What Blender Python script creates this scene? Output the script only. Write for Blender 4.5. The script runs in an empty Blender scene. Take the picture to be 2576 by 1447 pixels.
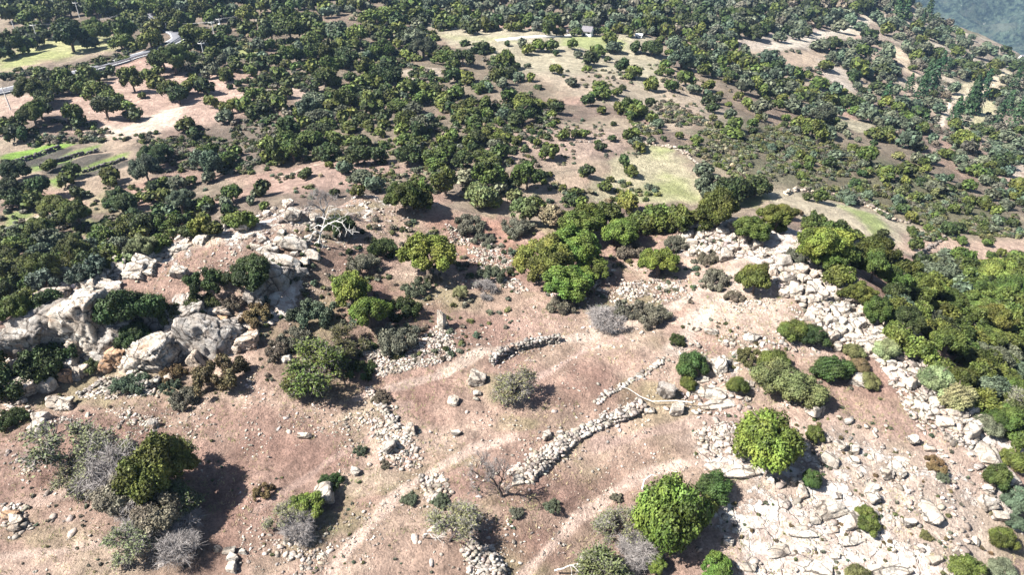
import bpy, bmesh, math, random
import numpy as np
from mathutils import Vector, Matrix
R = math.radians
SC = bpy.context.scene
COL = SC.collection
# ------------------------------------------------------------------ camera
CAMZ, PITCH, FPX = 42.0, 33.0, 1840.0          # metres, degrees below the horizon, focal length for a 2576 px wide frame
cd = bpy.data.cameras.new('camera'); cam = bpy.data.objects.new('camera', cd); COL.objects.link(cam)
cam.location = (0, 0, CAMZ); cam.rotation_euler = (R(90 - PITCH), 0, 0)
cd.sensor_width = 36; cd.lens = 36 * FPX / 2576; cd.clip_end = 9000; cd.clip_start = .5
SC.camera = cam
# ------------------------------------------------------------------ sky, sun, exposure
SUN_EL, SUN_AZ = 48.0, 257.0                    # azimuth clockwise from +Y: the sun stands to the left
w = bpy.data.worlds.new('World'); SC.world = w; w.use_nodes = True
nt = w.node_tree; bg = nt.nodes['Background']
sky = nt.nodes.new('ShaderNodeTexSky'); sky.sky_type = 'NISHITA'; sky.sun_disc = False
sky.sun_elevation = R(SUN_EL); sky.sun_rotation = R(SUN_AZ)
nt.links.new(sky.outputs[0], bg.inputs[0]); bg.inputs[1].default_value = .05
sd = bpy.data.lights.new('sun', 'SUN'); sd.energy = 5; sd.angle = R(.5); sd.color = (1, .965, .91)
sun = bpy.data.objects.new('sun', sd); COL.objects.link(sun)
sv = Vector((math.sin(R(SUN_AZ)) * math.cos(R(SUN_EL)), math.cos(R(SUN_AZ)) * math.cos(R(SUN_EL)), math.sin(R(SUN_EL))))
sun.rotation_euler = sv.to_track_quat('Z', 'Y').to_euler(); sun.location = sv * 200
SC.view_settings.view_transform = 'Standard'; SC.view_settings.look = 'None'
SC.view_settings.exposure = 1.72; SC.view_settings.gamma = 1
SC.cycles.max_bounces = 4; SC.cycles.diffuse_bounces = 1; SC.cycles.transparent_max_bounces = 4
SC.cycles.volume_bounces = 0
# ------------------------------------------------------------------ numpy noise
def _h(ix, iy, s):
    n = (ix.astype(np.int64) * 374761393 + iy.astype(np.int64) * 668265263 + s * 1274126177) & 0xffffffff
    n = ((n ^ (n >> 13)) * 1274126177) & 0xffffffff
    return ((n ^ (n >> 16)) & 0xffff) / 65535.0
def noise(x, y, s=0):
    ix, iy = np.floor(x), np.floor(y); fx, fy = x - ix, y - iy
    ux, uy = fx * fx * (3 - 2 * fx), fy * fy * (3 - 2 * fy)
    a, b, c, d = _h(ix, iy, s), _h(ix + 1, iy, s), _h(ix, iy + 1, s), _h(ix + 1, iy + 1, s)
    return (a + (b - a) * ux) * (1 - uy) + (c + (d - c) * ux) * uy
def fbm(x, y, s=0, o=4):
    t, a, n = 0, .5, 0
    for k in range(o):
        t = t + a * noise(x * 2 ** k + 17 * k, y * 2 ** k - 9 * k, s + k); n += a; a *= .5
    return t / n
def sstep(a, b, x):
    t = np.clip((x - a) / (b - a), 0, 1); return t * t * (3 - 2 * t)
# ------------------------------------------------------------------ rays: a direction of view to a place on the land
CP, SP = math.cos(R(PITCH)), math.sin(R(PITCH))
def ray(px, py):
    a, b = (np.asarray(px, float) - 1288) / FPX, (723.5 - np.asarray(py, float)) / FPX
    d = np.stack([a, CP + b * SP, -SP + b * CP], -1)
    return d / np.linalg.norm(d, axis=-1, keepdims=True)
def unz(px, py, z):
    d = ray(px, py); t = (z - CAMZ) / d[..., 2]
    return d[..., 0] * t, d[..., 1] * t
# ------------------------------------------------------------------ the lie of the land: surveyed heights, smoothly joined
CTRL = [(-300,1500,.5),(0,1447,0),(400,1447,-.5),(800,1447,-.5),(1200,1447,-.5),(1600,1447,-1.5),(2000,1447,-1),(2400,1447,-1),
(0,1900,0),(1300,1900,-1),(2600,1900,-5),(0,1250,.3),(400,1250,.3),(800,1250,0),(1200,1250,0),(1600,1250,-.3),(2000,1250,-.2),(2400,1250,0),
(0,1080,0),(400,1080,.6),(800,1080,.5),(1200,1080,.5),(1600,1080,.6),(2000,1080,.8),(2300,1080,1),(2450,1080,.6),
(100,960,.3),(350,970,.5),(600,940,1),(800,950,1),(1100,940,1),(1400,930,1.2),(1700,900,1.6),(2000,900,2),(2180,900,2.2),
(700,830,2),(900,850,1.8),(1100,800,1.5),(1400,800,1.5),(1700,780,2),(1900,800,2.6),(2050,780,3.2),(2160,830,2.6),
(830,720,2.5),(1000,700,2),(1200,680,1.5),(1400,740,1.5),(1600,700,1.5),(1750,680,2.2),(1950,680,3.5),(2080,740,3.2),
(860,600,3.5),(1000,600,2.5),(1200,600,1),(1350,620,1),(1600,640,1.3),(1750,600,2.8),(1900,590,3.8),(2000,620,3.8),
(900,510,4),(980,505,4),(1100,550,2.5),(1200,570,1.5),
(100,800,4),(200,740,4.5),(330,700,4.8),(480,660,5),(640,610,5.5),(740,580,5.4),(770,640,4.8),(450,720,4.5),(600,700,4.2),(250,765,4.4),(700,690,4.2),
(0,930,-.6),(120,935,0),(230,905,.3),(350,950,.4),(480,905,.8),(590,895,1.2),(690,810,2),(780,760,2.3),(-300,900,0),
(0,640,-17),(60,720,-16),(200,560,-18),(600,480,-17),(100,430,-19),(300,430,-18),(600,350,-19),(300,250,-21),(50,250,-23),(450,200,-22),
(800,420,-16),(1000,430,-15),(800,250,-20),(100,100,-25),(500,100,-24),(400,30,-27),(0,0,-32),(800,60,-24),(1200,380,-16),(1500,450,-16),
(1650,440,-17),(1200,200,-21),(1200,80,-24),(1500,90,-25),(1480,250,-21),(1650,150,-25),(1750,300,-22),(1700,490,-16),(2030,500,-17),(2200,560,-18),
(2300,600,-20),(2500,620,-23),(2450,700,-17),(2560,780,-15),(2000,400,-22),(2300,450,-28),(2500,500,-32),(2576,350,-48),(2100,280,-34),(1850,150,-32),
(1900,60,-36),(2100,120,-45),(2300,250,-50),(2500,250,-60),(2280,30,-62),(2400,90,-71),(2500,140,-76),(2576,190,-80),(2150,20,-52),(1700,10,-38),(1200,0,-30),
(800,0,-30),(0,-100,-34),(1000,-100,-35),(1700,-100,-46),(-500,300,-25),(-500,700,-14),(3000,800,-22),(3000,400,-60),(2900,1100,-12)]
EDGE = [(-300,880,2.5),(60,790,4),(200,715,4.6),(330,645,5),(480,590,5.6),(620,558,6.2),(740,515,6.6),(830,512,5.6),(900,488,4.5),(980,485,4),(1100,510,3),
(1250,535,1.8),(1400,550,.8),(1550,562,.8),(1680,570,2),(1830,545,3.5),(1950,555,4),(2050,605,3.8),(2150,690,3.3),(2240,790,2.6),(2350,890,1.7),
(2450,990,1),(2550,1110,.2),(2620,1250,-1.3),(2680,1450,-4)]
pts = [(*unz(a, b, z), z) for a, b, z in CTRL]
ep = np.array([(*unz(a, b, z), z) for a, b, z in EDGE], float)
for i in range(len(ep)):
    t = ep[min(i + 1, len(ep) - 1), :2] - ep[max(i - 1, 0), :2]; n = np.array([-t[1], t[0]]); n /= np.linalg.norm(n)
    x, y, z = ep[i]; pts.append((x, y, z))
    k = 1 if i < 17 else .62
    for dd, dz in ((3.5, 3.2 * k), (9, 8.5 * k), (17, 13.5 * k)):
        pts.append((x + n[0] * dd, y + n[1] * dd, z - dz))
sp = np.array([(*unz(a, b, z), z) for a, b, z in [(2240,-30,-60),(2290,0,-65),(2400,60,-73),(2500,105,-80),(2576,140,-86),(2700,190,-95)]], float)
for x, y, z in sp:
    pts.append((x, y, z))
    for dd, dz in ((60, 34), (160, 110), (320, 200)): pts.append((x + dd * .6, y + dd * .8, z - dz))
for p in [(-500,700,-30),(-200,900,-25),(0,700,-32),(150,900,-70),(-600,300,-30),(-600,0,-20),(-120,-40,0),(0,-60,-2),(100,-40,-10),(300,0,-45),(600,0,-120),(700,300,-190),(500,900,-230),(300,700,-110),(-800,900,-10),(900,900,-280),(-900,-80,-20),(900,-80,-160)]: pts.append(p)
P = np.array(pts, float)
def _phi(r): return r
D = np.hypot(P[:, None, 0] - P[None, :, 0], P[:, None, 1] - P[None, :, 1]) 
n_ = len(P); A = np.zeros((n_ + 3, n_ + 3)); A[:n_, :n_] = D + np.eye(n_) * -0.15; A[:n_, n_] = 1; A[:n_, n_ + 1] = P[:, 0]; A[:n_, n_ + 2] = P[:, 1]; A[n_:, :n_] = A[:n_, n_:].T
W = np.linalg.solve(A, np.r_[P[:, 2], 0, 0, 0])
def base_h(x, y):
    x = np.asarray(x, float); y = np.asarray(y, float); s = x.shape; x = x.ravel(); y = y.ravel(); o = np.empty(len(x))
    for i in range(0, len(x), 40000):
        a, b = x[i:i + 40000], y[i:i + 40000]
        o[i:i + 40000] = np.hypot(a[:, None] - P[None, :, 0], b[:, None] - P[None, :, 1]) @ W[:n_] + W[n_] + W[n_ + 1] * a + W[n_ + 2] * b
    return o.reshape(s)
# grid lines: close together on the hilltop, wider apart further off
def axis(segs):
    o = [segs[0][0]]
    for a, b, s0, s1 in segs:
        v = a
        while v < b:
            v += s0 + (s1 - s0) * (v - a) / (b - a); o.append(min(v, b))
    return np.unique(np.array(o))
XS = axis([(-900,-300,20,3),(-300,-75,3,.5),(-75,80,.27,.27),(80,300,.5,2.2),(300,900,2.4,18)])
YS = axis([(-80,18,8,.6),(18,62,.22,.25),(62,105,.3,.6),(105,300,.7,1.6),(300,520,1.7,3),(520,900,4,16)])
GX, GY = np.meshgrid(XS, YS)
EPX, EPY = ep[:, 0], ep[:, 1]
def segdist(x, y, line, width=None):
    """distance from points to a polyline, in metres"""
    best = np.full(np.shape(x), 1e9)
    for (x0, y0), (x1, y1) in zip(line[:-1], line[1:]):
        dx, dy = x1 - x0, y1 - y0; L = dx * dx + dy * dy + 1e-9
        t = np.clip(((x - x0) * dx + (y - y0) * dy) / L, 0, 1)
        best = np.minimum(best, np.hypot(x - x0 - t * dx, y - y0 - t * dy))
    return best
def inpoly(x, y, poly):
    """signed distance in metres, positive inside"""
    c = np.zeros(np.shape(x), bool); pl = list(poly) + [poly[0]]
    for (x0, y0), (x1, y1) in zip(pl[:-1], pl[1:]):
        k = (y0 > y) != (y1 > y)
        c ^= k & (x < (x1 - x0) * (y - y0) / (y1 - y0 + 1e-12) + x0)
    d = segdist(x, y, pl)
    return np.where(c, d, -d)
HILL = [tuple(p[:2]) for p in ep] + [(140, -60), (-140, -60)]
hx = inpoly(GX, GY, HILL)                      # how far inside the hilltop
far = sstep(-4, -25, hx); top = sstep(-3, 2, hx)
Z0 = base_h(GX, GY)
def rough(x, y, f, t):
    z = f * ((fbm(x / 38, y / 38, 3, 4) - .5) * 5 + (fbm(x / 9, y / 9, 8, 3) - .5) * 1.8)
    return z + t * ((fbm(x / 7, y / 7, 21, 4) - .5) * 1.1 + (fbm(x / 1.9, y / 1.9, 31, 4) - .5) * .6 + sstep(.5, .62, fbm(x / 5, y / 5, 41, 3)) * (fbm(x / .8, y / .8, 43, 3) - .5) * .38)
GZ = Z0 + rough(GX, GY, far, top)
def height(x, y):
    x = np.asarray(x, float); y = np.asarray(y, float)
    i = np.clip(np.searchsorted(XS, x) - 1, 0, len(XS) - 2); j = np.clip(np.searchsorted(YS, y) - 1, 0, len(YS) - 2)
    u = np.clip((x - XS[i]) / (XS[i + 1] - XS[i]), 0, 1); v = np.clip((y - YS[j]) / (YS[j + 1] - YS[j]), 0, 1)
    return (GZ[j, i] * (1 - u) + GZ[j, i + 1] * u) * (1 - v) + (GZ[j + 1, i] * (1 - u) + GZ[j + 1, i + 1] * u) * v
_T = np.concatenate([np.arange(20, 140, .25), np.arange(140, 1000, .8)])
def at(px, py, hc=0.0):
    """the first place on the land met by a line of sight hc metres above the ground; returns x, y, ground z, distance"""
    px = np.atleast_1d(np.asarray(px, float)); py = np.atleast_1d(np.asarray(py, float)); hc = np.broadcast_to(np.asarray(hc, float), px.shape)
    out = np.zeros((len(px), 4))
    for i in range(len(px)):
        d = ray(px[i], py[i]); q = d[None] * _T[:, None]
        gap = CAMZ + q[:, 2] - height(q[:, 0], q[:, 1]) - hc[i]
        k = np.argmax(gap < 0) if (gap < 0).any() else len(_T) - 1
        a, b = gap[k - 1], gap[k]; t = _T[k - 1] + (_T[k] - _T[k - 1]) * (a / (a - b) if a != b and k > 0 else 0)
        x, y = d[0] * t, d[1] * t
        out[i] = x, y, height(x, y), t
    return out
def pt(px, py): return at(px, py)[0]
def wline(l): return [tuple(p[:2]) for p in at([a for a, b in l], [b for a, b in l])]
# ------------------------------------------------------------------ helpers
def tag(o, label=None, cat=None, group=None, kind=None):
    if label: o['label'] = label
    if cat: o['category'] = cat
    if group: o['group'] = group
    if kind: o['kind'] = kind
    return o
def mesh_np(name, V, F, mat=None, col=None, smooth=False, val=None):
    """F: (n,3) or (n,4) array, or a list of such"""
    Fs = F if isinstance(F, list) else [F]
    me = bpy.data.meshes.new(name); V = np.asarray(V, np.float32)
    me.vertices.add(len(V)); me.vertices.foreach_set('co', V.ravel())
    idx = np.concatenate([f.ravel() for f in Fs]).astype(np.int32)
    cnt = np.concatenate([np.full(len(f), f.shape[1]) for f in Fs]).astype(np.int32)
    st = np.r_[0, np.cumsum(cnt)[:-1]].astype(np.int32)
    me.loops.add(len(idx)); me.loops.foreach_set('vertex_index', idx)
    me.polygons.add(len(cnt)); me.polygons.foreach_set('loop_start', st)
    if smooth: me.polygons.foreach_set('use_smooth', np.ones(len(cnt), bool))
    if col is not None:
        a = me.attributes.new('tint', 'FLOAT_COLOR', 'POINT'); c = np.ones((len(V), 4), np.float32); c[:, :3] = col; a.data.foreach_set('color', c.ravel())
    if val is not None:
        a = me.attributes.new('vary', 'FLOAT', 'POINT'); a.data.foreach_set('value', np.asarray(val, np.float32))
    me.update(calc_edges=True); me.validate()
    if mat: me.materials.append(mat)
    return me
def add(name, me, parent=None, loc=None, rz=0, scale=None):
    o = bpy.data.objects.new(name, me); COL.objects.link(o)
    if parent: o.parent = parent
    if loc is not None: o.location = loc
    if rz: o.rotation_euler = (0, 0, rz) if not isinstance(rz, (tuple, list)) else rz
    if scale is not None: o.scale = scale if isinstance(scale, (tuple, list)) else (scale,) * 3
    return o
class NB:
    """small node-tree builder"""
    def __init__(s, name):
        s.m = bpy.data.materials.new(name); s.m.use_nodes = True; s.t = s.m.node_tree
        s.b = s.t.nodes['Principled BSDF']; s.b.inputs['Roughness'].default_value = .9; s.b.inputs['Specular IOR Level'].default_value = .15
    def n(s, k, **kw):
        x = s.t.nodes.new('ShaderNode' + k)
        for a, v in kw.items(): setattr(x, a, v)
        return x
    def l(s, a, b): s.t.links.new(a, b)
    def pos(s): return s.n('NewGeometry').outputs['Position']
    def objc(s): return s.n('TexCoord').outputs['Object']
    def noise(s, vec, scale, detail=4, rough=.6):
        x = s.n('TexNoise'); x.inputs['Scale'].default_value = scale; x.inputs['Detail'].default_value = detail; x.inputs['Roughness'].default_value = rough; s.l(vec, x.inputs['Vector']); return x.outputs['Fac']
    def vor(s, vec, scale, out='Distance', feature='F1'):
        x = s.n('TexVoronoi', feature=feature); x.inputs['Scale'].default_value = scale; s.l(vec, x.inputs['Vector']); return x.outputs[out]
    def ramp(s, v, a, b, lo=0., hi=1.):
        x = s.n('MapRange', interpolation_type='SMOOTHSTEP'); s.l(v, x.inputs[0])
        for i, q in enumerate((a, b, lo, hi)): x.inputs[i + 1].default_value = q
        return x.outputs[0]
    def mix(s, f, a, b, mode='MIX'):
        x = s.n('Mix', data_type='RGBA', blend_type=mode)
        for sock, v in ((x.inputs[0], f), (x.inputs[6], a), (x.inputs[7], b)):
            if isinstance(v, (int, float)): sock.default_value = v
            elif isinstance(v, tuple): sock.default_value = (*v, 1)
            else: s.l(v, sock)
        return x.outputs[2]
    def math(s, op, a, b=0.):
        x = s.n('Math', operation=op)
        for i, v in enumerate((a, b)):
            if isinstance(v, (int, float)): x.inputs[i].default_value = v
            else: s.l(v, x.inputs[i])
        return x.outputs[0]
    def attr(s, name, out='Color'): return s.n('Attribute', attribute_name=name).outputs[out]
    def bump(s, h, dist, strength=1.):
        x = s.n('Bump'); x.inputs['Strength'].default_value = strength; x.inputs['Distance'].default_value = dist; s.l(h, x.inputs['Height']); s.l(x.outputs[0], s.b.inputs['Normal'])
    def color(s, c): s.l(c, s.b.inputs['Base Color']); return s.m
# ------------------------------------------------------------------ materials
def flat(name, c, rough=.85, var=.25, scale=3.):
    k = NB(name); v = k.ramp(k.noise(k.pos(), scale), .3, .7, 1 - var, 1 + var); k.b.inputs['Roughness'].default_value = rough
    x = k.n('VectorMath', operation='SCALE'); x.inputs[0].default_value = c; k.l(v, x.inputs['Scale']); return k.color(x.outputs[0])
def make_ground():
    k = NB('ground'); p = k.pos(); base = k.attr('tint'); rock = k.attr('rock', 'Fac'); veg = k.attr('veg', 'Fac')
    f = k.ramp(k.noise(p, .9, 5, .72), .3, .72, .72, 1.22)
    f = k.math('MULTIPLY', f, k.ramp(k.noise(p, 5., 6, .85), .34, .66, .7, 1.28))
    f = k.math('MULTIPLY', f, k.ramp(k.noise(p, .28, 4, .6), .35, .65, .82, 1.12))
    s = k.n('VectorMath', operation='SCALE'); k.l(base, s.inputs[0]); k.l(f, s.inputs['Scale']); c = s.outputs[0]
    # small pale chips lying in the soil
    chip = k.math('MULTIPLY', k.ramp(k.vor(p, 3.2), .16, .1), k.ramp(k.noise(p, .35, 3), .54, .68))
    chip2 = k.math('MULTIPLY', k.ramp(k.vor(p, 7.5), .15, .08), k.ramp(k.noise(p, .6, 3), .45, .6))
    c = k.mix(k.math('MULTIPLY', k.math('MAXIMUM', k.math('MULTIPLY', chip, .5), k.math('MULTIPLY', chip2, .8)), k.math('SUBTRACT', 1., veg)), c, (.44, .39, .34))
    # bare rock: cracks, lichen and stains
    big = k.n('VectorMath', operation='MULTIPLY'); k.l(p, big.inputs[0]); big.inputs[1].default_value = (1, .62, 1)
    warp = k.n('TexNoise'); warp.inputs['Scale'].default_value = .5; warp.inputs['Detail'].default_value = 5; k.l(p, warp.inputs['Vector'])
    wv = k.n('VectorMath', operation='ADD'); k.l(big.outputs[0], wv.inputs[0]); sc = k.n('VectorMath', operation='SCALE'); k.l(warp.outputs['Color'], sc.inputs[0]); sc.inputs['Scale'].default_value = 2.2; k.l(sc.outputs[0], wv.inputs[1])
    crack = k.ramp(k.vor(wv.outputs[0], .55, feature='DISTANCE_TO_EDGE'), .0, .035)
    rk = k.mix(k.ramp(k.noise(p, 1.3, 7, .7), .38, .62), (.42, .33, .28), (.66, .61, .55))
    rk = k.mix(k.math('MULTIPLY', k.ramp(k.noise(p, 3.6, 5, .8), .54, .66), .55), rk, (.17, .165, .16))
    rk = k.mix(k.math('MAXIMUM', crack, k.ramp(k.noise(p, .7, 3), .42, .5)), (.2, .15, .12), rk)
    nb = k.math('ADD', rock, k.math('MULTIPLY', k.math('SUBTRACT', k.noise(p, .8, 8, .7), .5), 1.5))
    rm = k.math('MULTIPLY', k.ramp(nb, .42, .56), k.ramp(rock, .02, .12))
    c = k.mix(rm, c, rk)
    h = k.math('ADD', k.math('MULTIPLY', k.noise(p, 1.5, 7, .72), 1.), k.math('MULTIPLY', k.math('MAXIMUM', chip, chip2), .22))
    h = k.math('ADD', h, k.math('MULTIPLY', k.math('MULTIPLY', rm, crack), .25))
    k.bump(h, .75, 1.); return k.color(c)
M = {}
M['ground'] = make_ground()
def make_rock(name, obj=True):
    k = NB(name); p = k.objc() if obj else k.pos()
    if obj:
        a = k.n('VectorMath', operation='ADD'); k.l(k.pos(), a.inputs[0]); r = k.n('ObjectInfo').outputs['Random']
        s = k.n('VectorMath', operation='SCALE'); s.inputs[0].default_value = (37, 91, 53); k.l(r, s.inputs['Scale']); k.l(s.outputs[0], a.inputs[1]); p = a.outputs[0]; f = 1.
    else: f = 1.
    tint = k.n('ObjectInfo').outputs['Color'] if obj else k.attr('tint')
    c = k.mix(k.ramp(k.noise(p, .8 * f, 6, .65), .35, .65), (.66, .58, .51), (1.04, 1., .95))
    c = k.mix(1., c, tint, 'MULTIPLY')
    c = k.mix(k.math('MULTIPLY', k.ramp(k.noise(p, 1.5 * f, 6, .85), .5, .6), .75), c, (.17, .165, .155))
    c = k.mix(k.math('MULTIPLY', k.ramp(k.vor(p, .7, feature='DISTANCE_TO_EDGE'), .03, 0.), .7), c, (.1, .08, .07))
    c = k.mix(k.math('MULTIPLY', k.ramp(k.noise(p, .45 * f, 5, .6), .6, .72), .55), c, (.42, .25, .15))
    wn = k.n('TexNoise'); wn.inputs['Scale'].default_value = .6; wn.inputs['Detail'].default_value = 5; k.l(p, wn.inputs['Vector']); ws = k.n('VectorMath', operation='SCALE'); k.l(wn.outputs['Color'], ws.inputs[0]); ws.inputs['Scale'].default_value = 1.8; wa = k.n('VectorMath', operation='ADD'); k.l(p, wa.inputs[0]); k.l(ws.outputs[0], wa.inputs[1])
    c = k.mix(k.math('MULTIPLY', k.ramp(k.vor(wa.outputs[0], .42, feature='DISTANCE_TO_EDGE'), .045, .005), .85), c, (.06, .048, .04))
    c = k.mix(k.math('MULTIPLY', k.ramp(k.noise(p, 5., 5, .85), .52, .6), .45), c, (.2, .19, .17))
    k.bump(k.noise(p, 3.2 * f, 7, .8), .3 if obj else .1, 1.); return k.color(c)
M['rock'] = make_rock('pale_granite'); M['rubble'] = make_rock('granite_rubble', False)
def make_leaf(name, obj=True):
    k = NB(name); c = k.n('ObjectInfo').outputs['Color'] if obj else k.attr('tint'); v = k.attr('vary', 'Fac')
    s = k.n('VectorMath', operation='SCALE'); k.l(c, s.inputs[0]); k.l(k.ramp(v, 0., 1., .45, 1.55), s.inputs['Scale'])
    hue = k.n('HueSaturation'); k.l(s.outputs[0], hue.inputs['Color']); k.l(k.ramp(k.noise(k.pos(), .45, 3), .35, .65, .478, .515), hue.inputs['Hue'])
    k.b.inputs['Roughness'].default_value = .62; k.b.inputs['Specular IOR Level'].default_value = .22
    return k.color(hue.outputs[0])
M['leaf'] = make_leaf('foliage'); M['leafs'] = make_leaf('foliage_mass', False)
M['bark'] = flat('bark', (.13, .1, .08), .95, .35, 4); M['pale_bark'] = flat('weathered_wood', (.54, .51, .47), .9, .3, 5)
M['dark_bark'] = flat('dark_bark', (.075, .06, .055), .95, .3, 4); M['twig'] = flat('twigs', (.27, .245, .23), .95, .25, 3)
M['asphalt'] = flat('asphalt', (.12, .12, .13), .9, .12, .6); M['line'] = flat('road_paint', (.7, .7, .68), .7, .1, 1)
M['gravel'] = flat('gravel', (.46, .43, .37), .95, .2, 1.2); M['plaster'] = flat('white_plaster', (.74, .73, .7), .9, .07, .7)
M['roofm'] = flat('grey_roof', (.16, .15, .16), .9, .2, 2); M['dark'] = flat('dark_opening', (.02, .02, .02), .9); M['pole'] = flat('pole_wood', (.6, .59, .56), .9, .1)
M['cable'] = flat('cable', (.42, .42, .42), .6, .05); M['steel'] = flat('galvanised_steel', (.5, .51, .52), .45, .08)
M['sand'] = flat('sandy_track', (.5, .43, .33), .95, .2, .5)
# ------------------------------------------------------------------ what covers the land, laid out on the ground
SOIL, DUST, DRY, GREEN, LITTER, RED, OLIVE, VIVID = (.305,.205,.163), (.47,.36,.285), (.295,.24,.175), (.21,.235,.085), (.125,.1,.08), (.29,.165,.125), (.085,.088,.05), (.16,.25,.05)
mixn = fbm(GX / 14, GY / 14, 51, 5); fine = fbm(GX / 3, GY / 3, 61, 4)
C = np.zeros(GX.shape + (3,)); C[:] = SOIL
rockm = np.zeros(GX.shape); vegm = np.zeros(GX.shape)
def lay(m, c):
    global C
    m = np.clip(m, 0, 1)[..., None]; C = C * (1 - m) + np.array(c) * m
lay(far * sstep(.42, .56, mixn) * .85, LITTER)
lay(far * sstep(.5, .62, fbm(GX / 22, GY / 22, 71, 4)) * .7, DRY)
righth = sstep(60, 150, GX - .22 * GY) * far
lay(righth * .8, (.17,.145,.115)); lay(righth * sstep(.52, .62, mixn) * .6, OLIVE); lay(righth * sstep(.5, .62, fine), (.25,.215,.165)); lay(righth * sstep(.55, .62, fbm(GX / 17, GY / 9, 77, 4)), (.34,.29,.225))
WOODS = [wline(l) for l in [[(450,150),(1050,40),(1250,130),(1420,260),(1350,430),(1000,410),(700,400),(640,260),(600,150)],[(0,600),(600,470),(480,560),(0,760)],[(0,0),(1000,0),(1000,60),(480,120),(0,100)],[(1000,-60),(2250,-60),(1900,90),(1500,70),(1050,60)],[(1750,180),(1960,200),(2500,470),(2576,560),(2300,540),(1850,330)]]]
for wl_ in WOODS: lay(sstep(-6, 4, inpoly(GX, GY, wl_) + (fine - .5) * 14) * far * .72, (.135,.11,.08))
lay(top * sstep(.5, .64, fbm(GX / 8, GY / 8, 81, 5)) * .42, DRY); lay(top * sstep(.54, .64, fbm(GX / 6, GY / 5, 85, 5)) * .5, (.215, .205, .105))
lay(top * sstep(.52, .62, fbm(GX / 11, GY / 5, 91, 4)) * .55, DUST); lay(top * sstep(.55, .66, fbm(GX / 7, GY / 4, 95, 4)) * .5, (.205, .128, .102))
def poly(l, c, k=1., soft=1.5, rock=None, wob=2.5):
    wl = wline(l); a = np.array(wl); m = (GX > a[:, 0].min() - 8) & (GX < a[:, 0].max() + 8) & (GY > a[:, 1].min() - 8) & (GY < a[:, 1].max() + 8)
    jj, ii = np.where(m)
    if not len(jj): return
    sl = (slice(jj.min(), jj.max() + 1), slice(ii.min(), ii.max() + 1))
    d = inpoly(GX[sl], GY[sl], wl) + (fine[sl] - .5) * wob * 2
    v = sstep(-soft, soft, d) * k
    if rock is None: C[sl] = C[sl] * (1 - v[..., None]) + np.array(c) * v[..., None]
    else: rockm[sl] = np.maximum(rockm[sl], v * rock)
    if c in (GREEN, DRY, VIVID, OLIVE) : vegm[sl] = np.maximum(vegm[sl], v)
def track(l, w_, c, k=1., rock=None):
    wl = wline(l); a = np.array(wl); m = (GX > a[:, 0].min() - 8) & (GX < a[:, 0].max() + 8) & (GY > a[:, 1].min() - 8) & (GY < a[:, 1].max() + 8)
    jj, ii = np.where(m)
    if not len(jj): return
    sl = (slice(jj.min(), jj.max() + 1), slice(ii.min(), ii.max() + 1))
    d = segdist(GX[sl], GY[sl], wl) + (fine[sl] - .5) * w_
    v = sstep(w_ * .75, w_ * .3, d) * k
    if rock is None: C[sl] = C[sl] * (1 - v[..., None]) + np.array(c) * v[..., None]
    else: rockm[sl] = np.maximum(rockm[sl], v * rock)
poly([(0,150),(60,110),(130,95),(290,88),(285,125),(180,140),(60,165),(0,178)], (.30,.29,.15), 1, 2)
poly([(0,140),(60,118),(200,140),(120,150),(0,172)], GREEN, .55, 3)
poly([(150,165),(240,140),(380,110),(380,132),(250,170),(120,200),(0,222),(0,185)], LITTER, .8, 2)
poly([(270,205),(420,150),(480,180),(620,200),(640,280),(560,320),(450,330),(350,345),(180,330),(120,280),(210,230)], (.36,.255,.205), .9, 3)
poly([(0,250),(120,230),(100,300),(0,290)], (.36,.26,.21), .9, 3)
poly([(230,320),(330,315),(400,280),(470,265),(440,310),(360,345),(240,345)], (.5,.42,.34), .8, 2.5)
poly([(430,330),(650,290),(740,330),(660,430),(420,430),(330,370)], LITTER, .8, 4)
poly([(590,105),(650,110),(650,145),(560,150),(520,95)], GREEN, .8, 3)
poly([(690,440),(860,385),(960,410),(1100,430),(1000,440),(900,470),(760,490),(700,480)], (.30,.21,.17), .9, 2)
poly([(640,160),(800,200),(820,260),(760,260),(680,220)], (.36,.27,.22), .8, 3)
poly([(1000,180),(1100,170),(1120,200),(1040,205)], (.35,.29,.23), .9, 2)
poly([(1060,62),(1200,72),(1440,84),(1640,92),(1670,140),(1660,235),(1500,185),(1420,195),(1320,185),(1230,130),(1130,110)], (.30,.265,.19), 1, 2.5)
poly([(1420,92),(1570,98),(1580,125),(1500,128),(1400,115)], (.25,.28,.11), .8, 3)
poly([(1100,85),(1300,95),(1300,108),(1130,100)], GREEN, .35, 3)
poly([(1320,180),(1500,185),(1660,230),(1730,310),(1800,380),(1700,330),(1600,280),(1450,240)], (.28,.24,.18), .75, 3)
poly([(1680,200),(1800,260),(1900,330),(1850,350),(1750,310),(1650,250)], (.30,.25,.19), .7, 4)
poly([(1200,300),(1600,330),(1620,380),(1500,400),(1300,420),(1200,380)], (.29,.215,.175), .75, 4)
poly([(1630,365),(1700,378),(1775,470),(1765,505),(1490,505),(1470,470),(1560,395)], (.31,.275,.185), 1, 1.5)
poly([(1640,370),(1690,375),(1680,395),(1640,395)], (.22,.25,.1), .7, 2)
poly([(1600,475),(1680,440),(1720,450),(1765,500),(1580,500)], (.24,.27,.1), .7, 3)
poly([(1880,480),(1990,482),(2100,510),(2290,562),(2370,600),(2300,645),(2200,630),(2100,610),(2030,575),(1980,530)], (.35,.30,.22), 1, 1.2)
poly([(2120,520),(2200,540),(2240,590),(2200,600),(2170,560)], (.22,.27,.09), .8, 2)
poly([(2290,590),(2440,605),(2576,598),(2576,655),(2420,665),(2330,655),(2240,625)], (.37,.27,.21), .95, 1.5)
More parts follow.
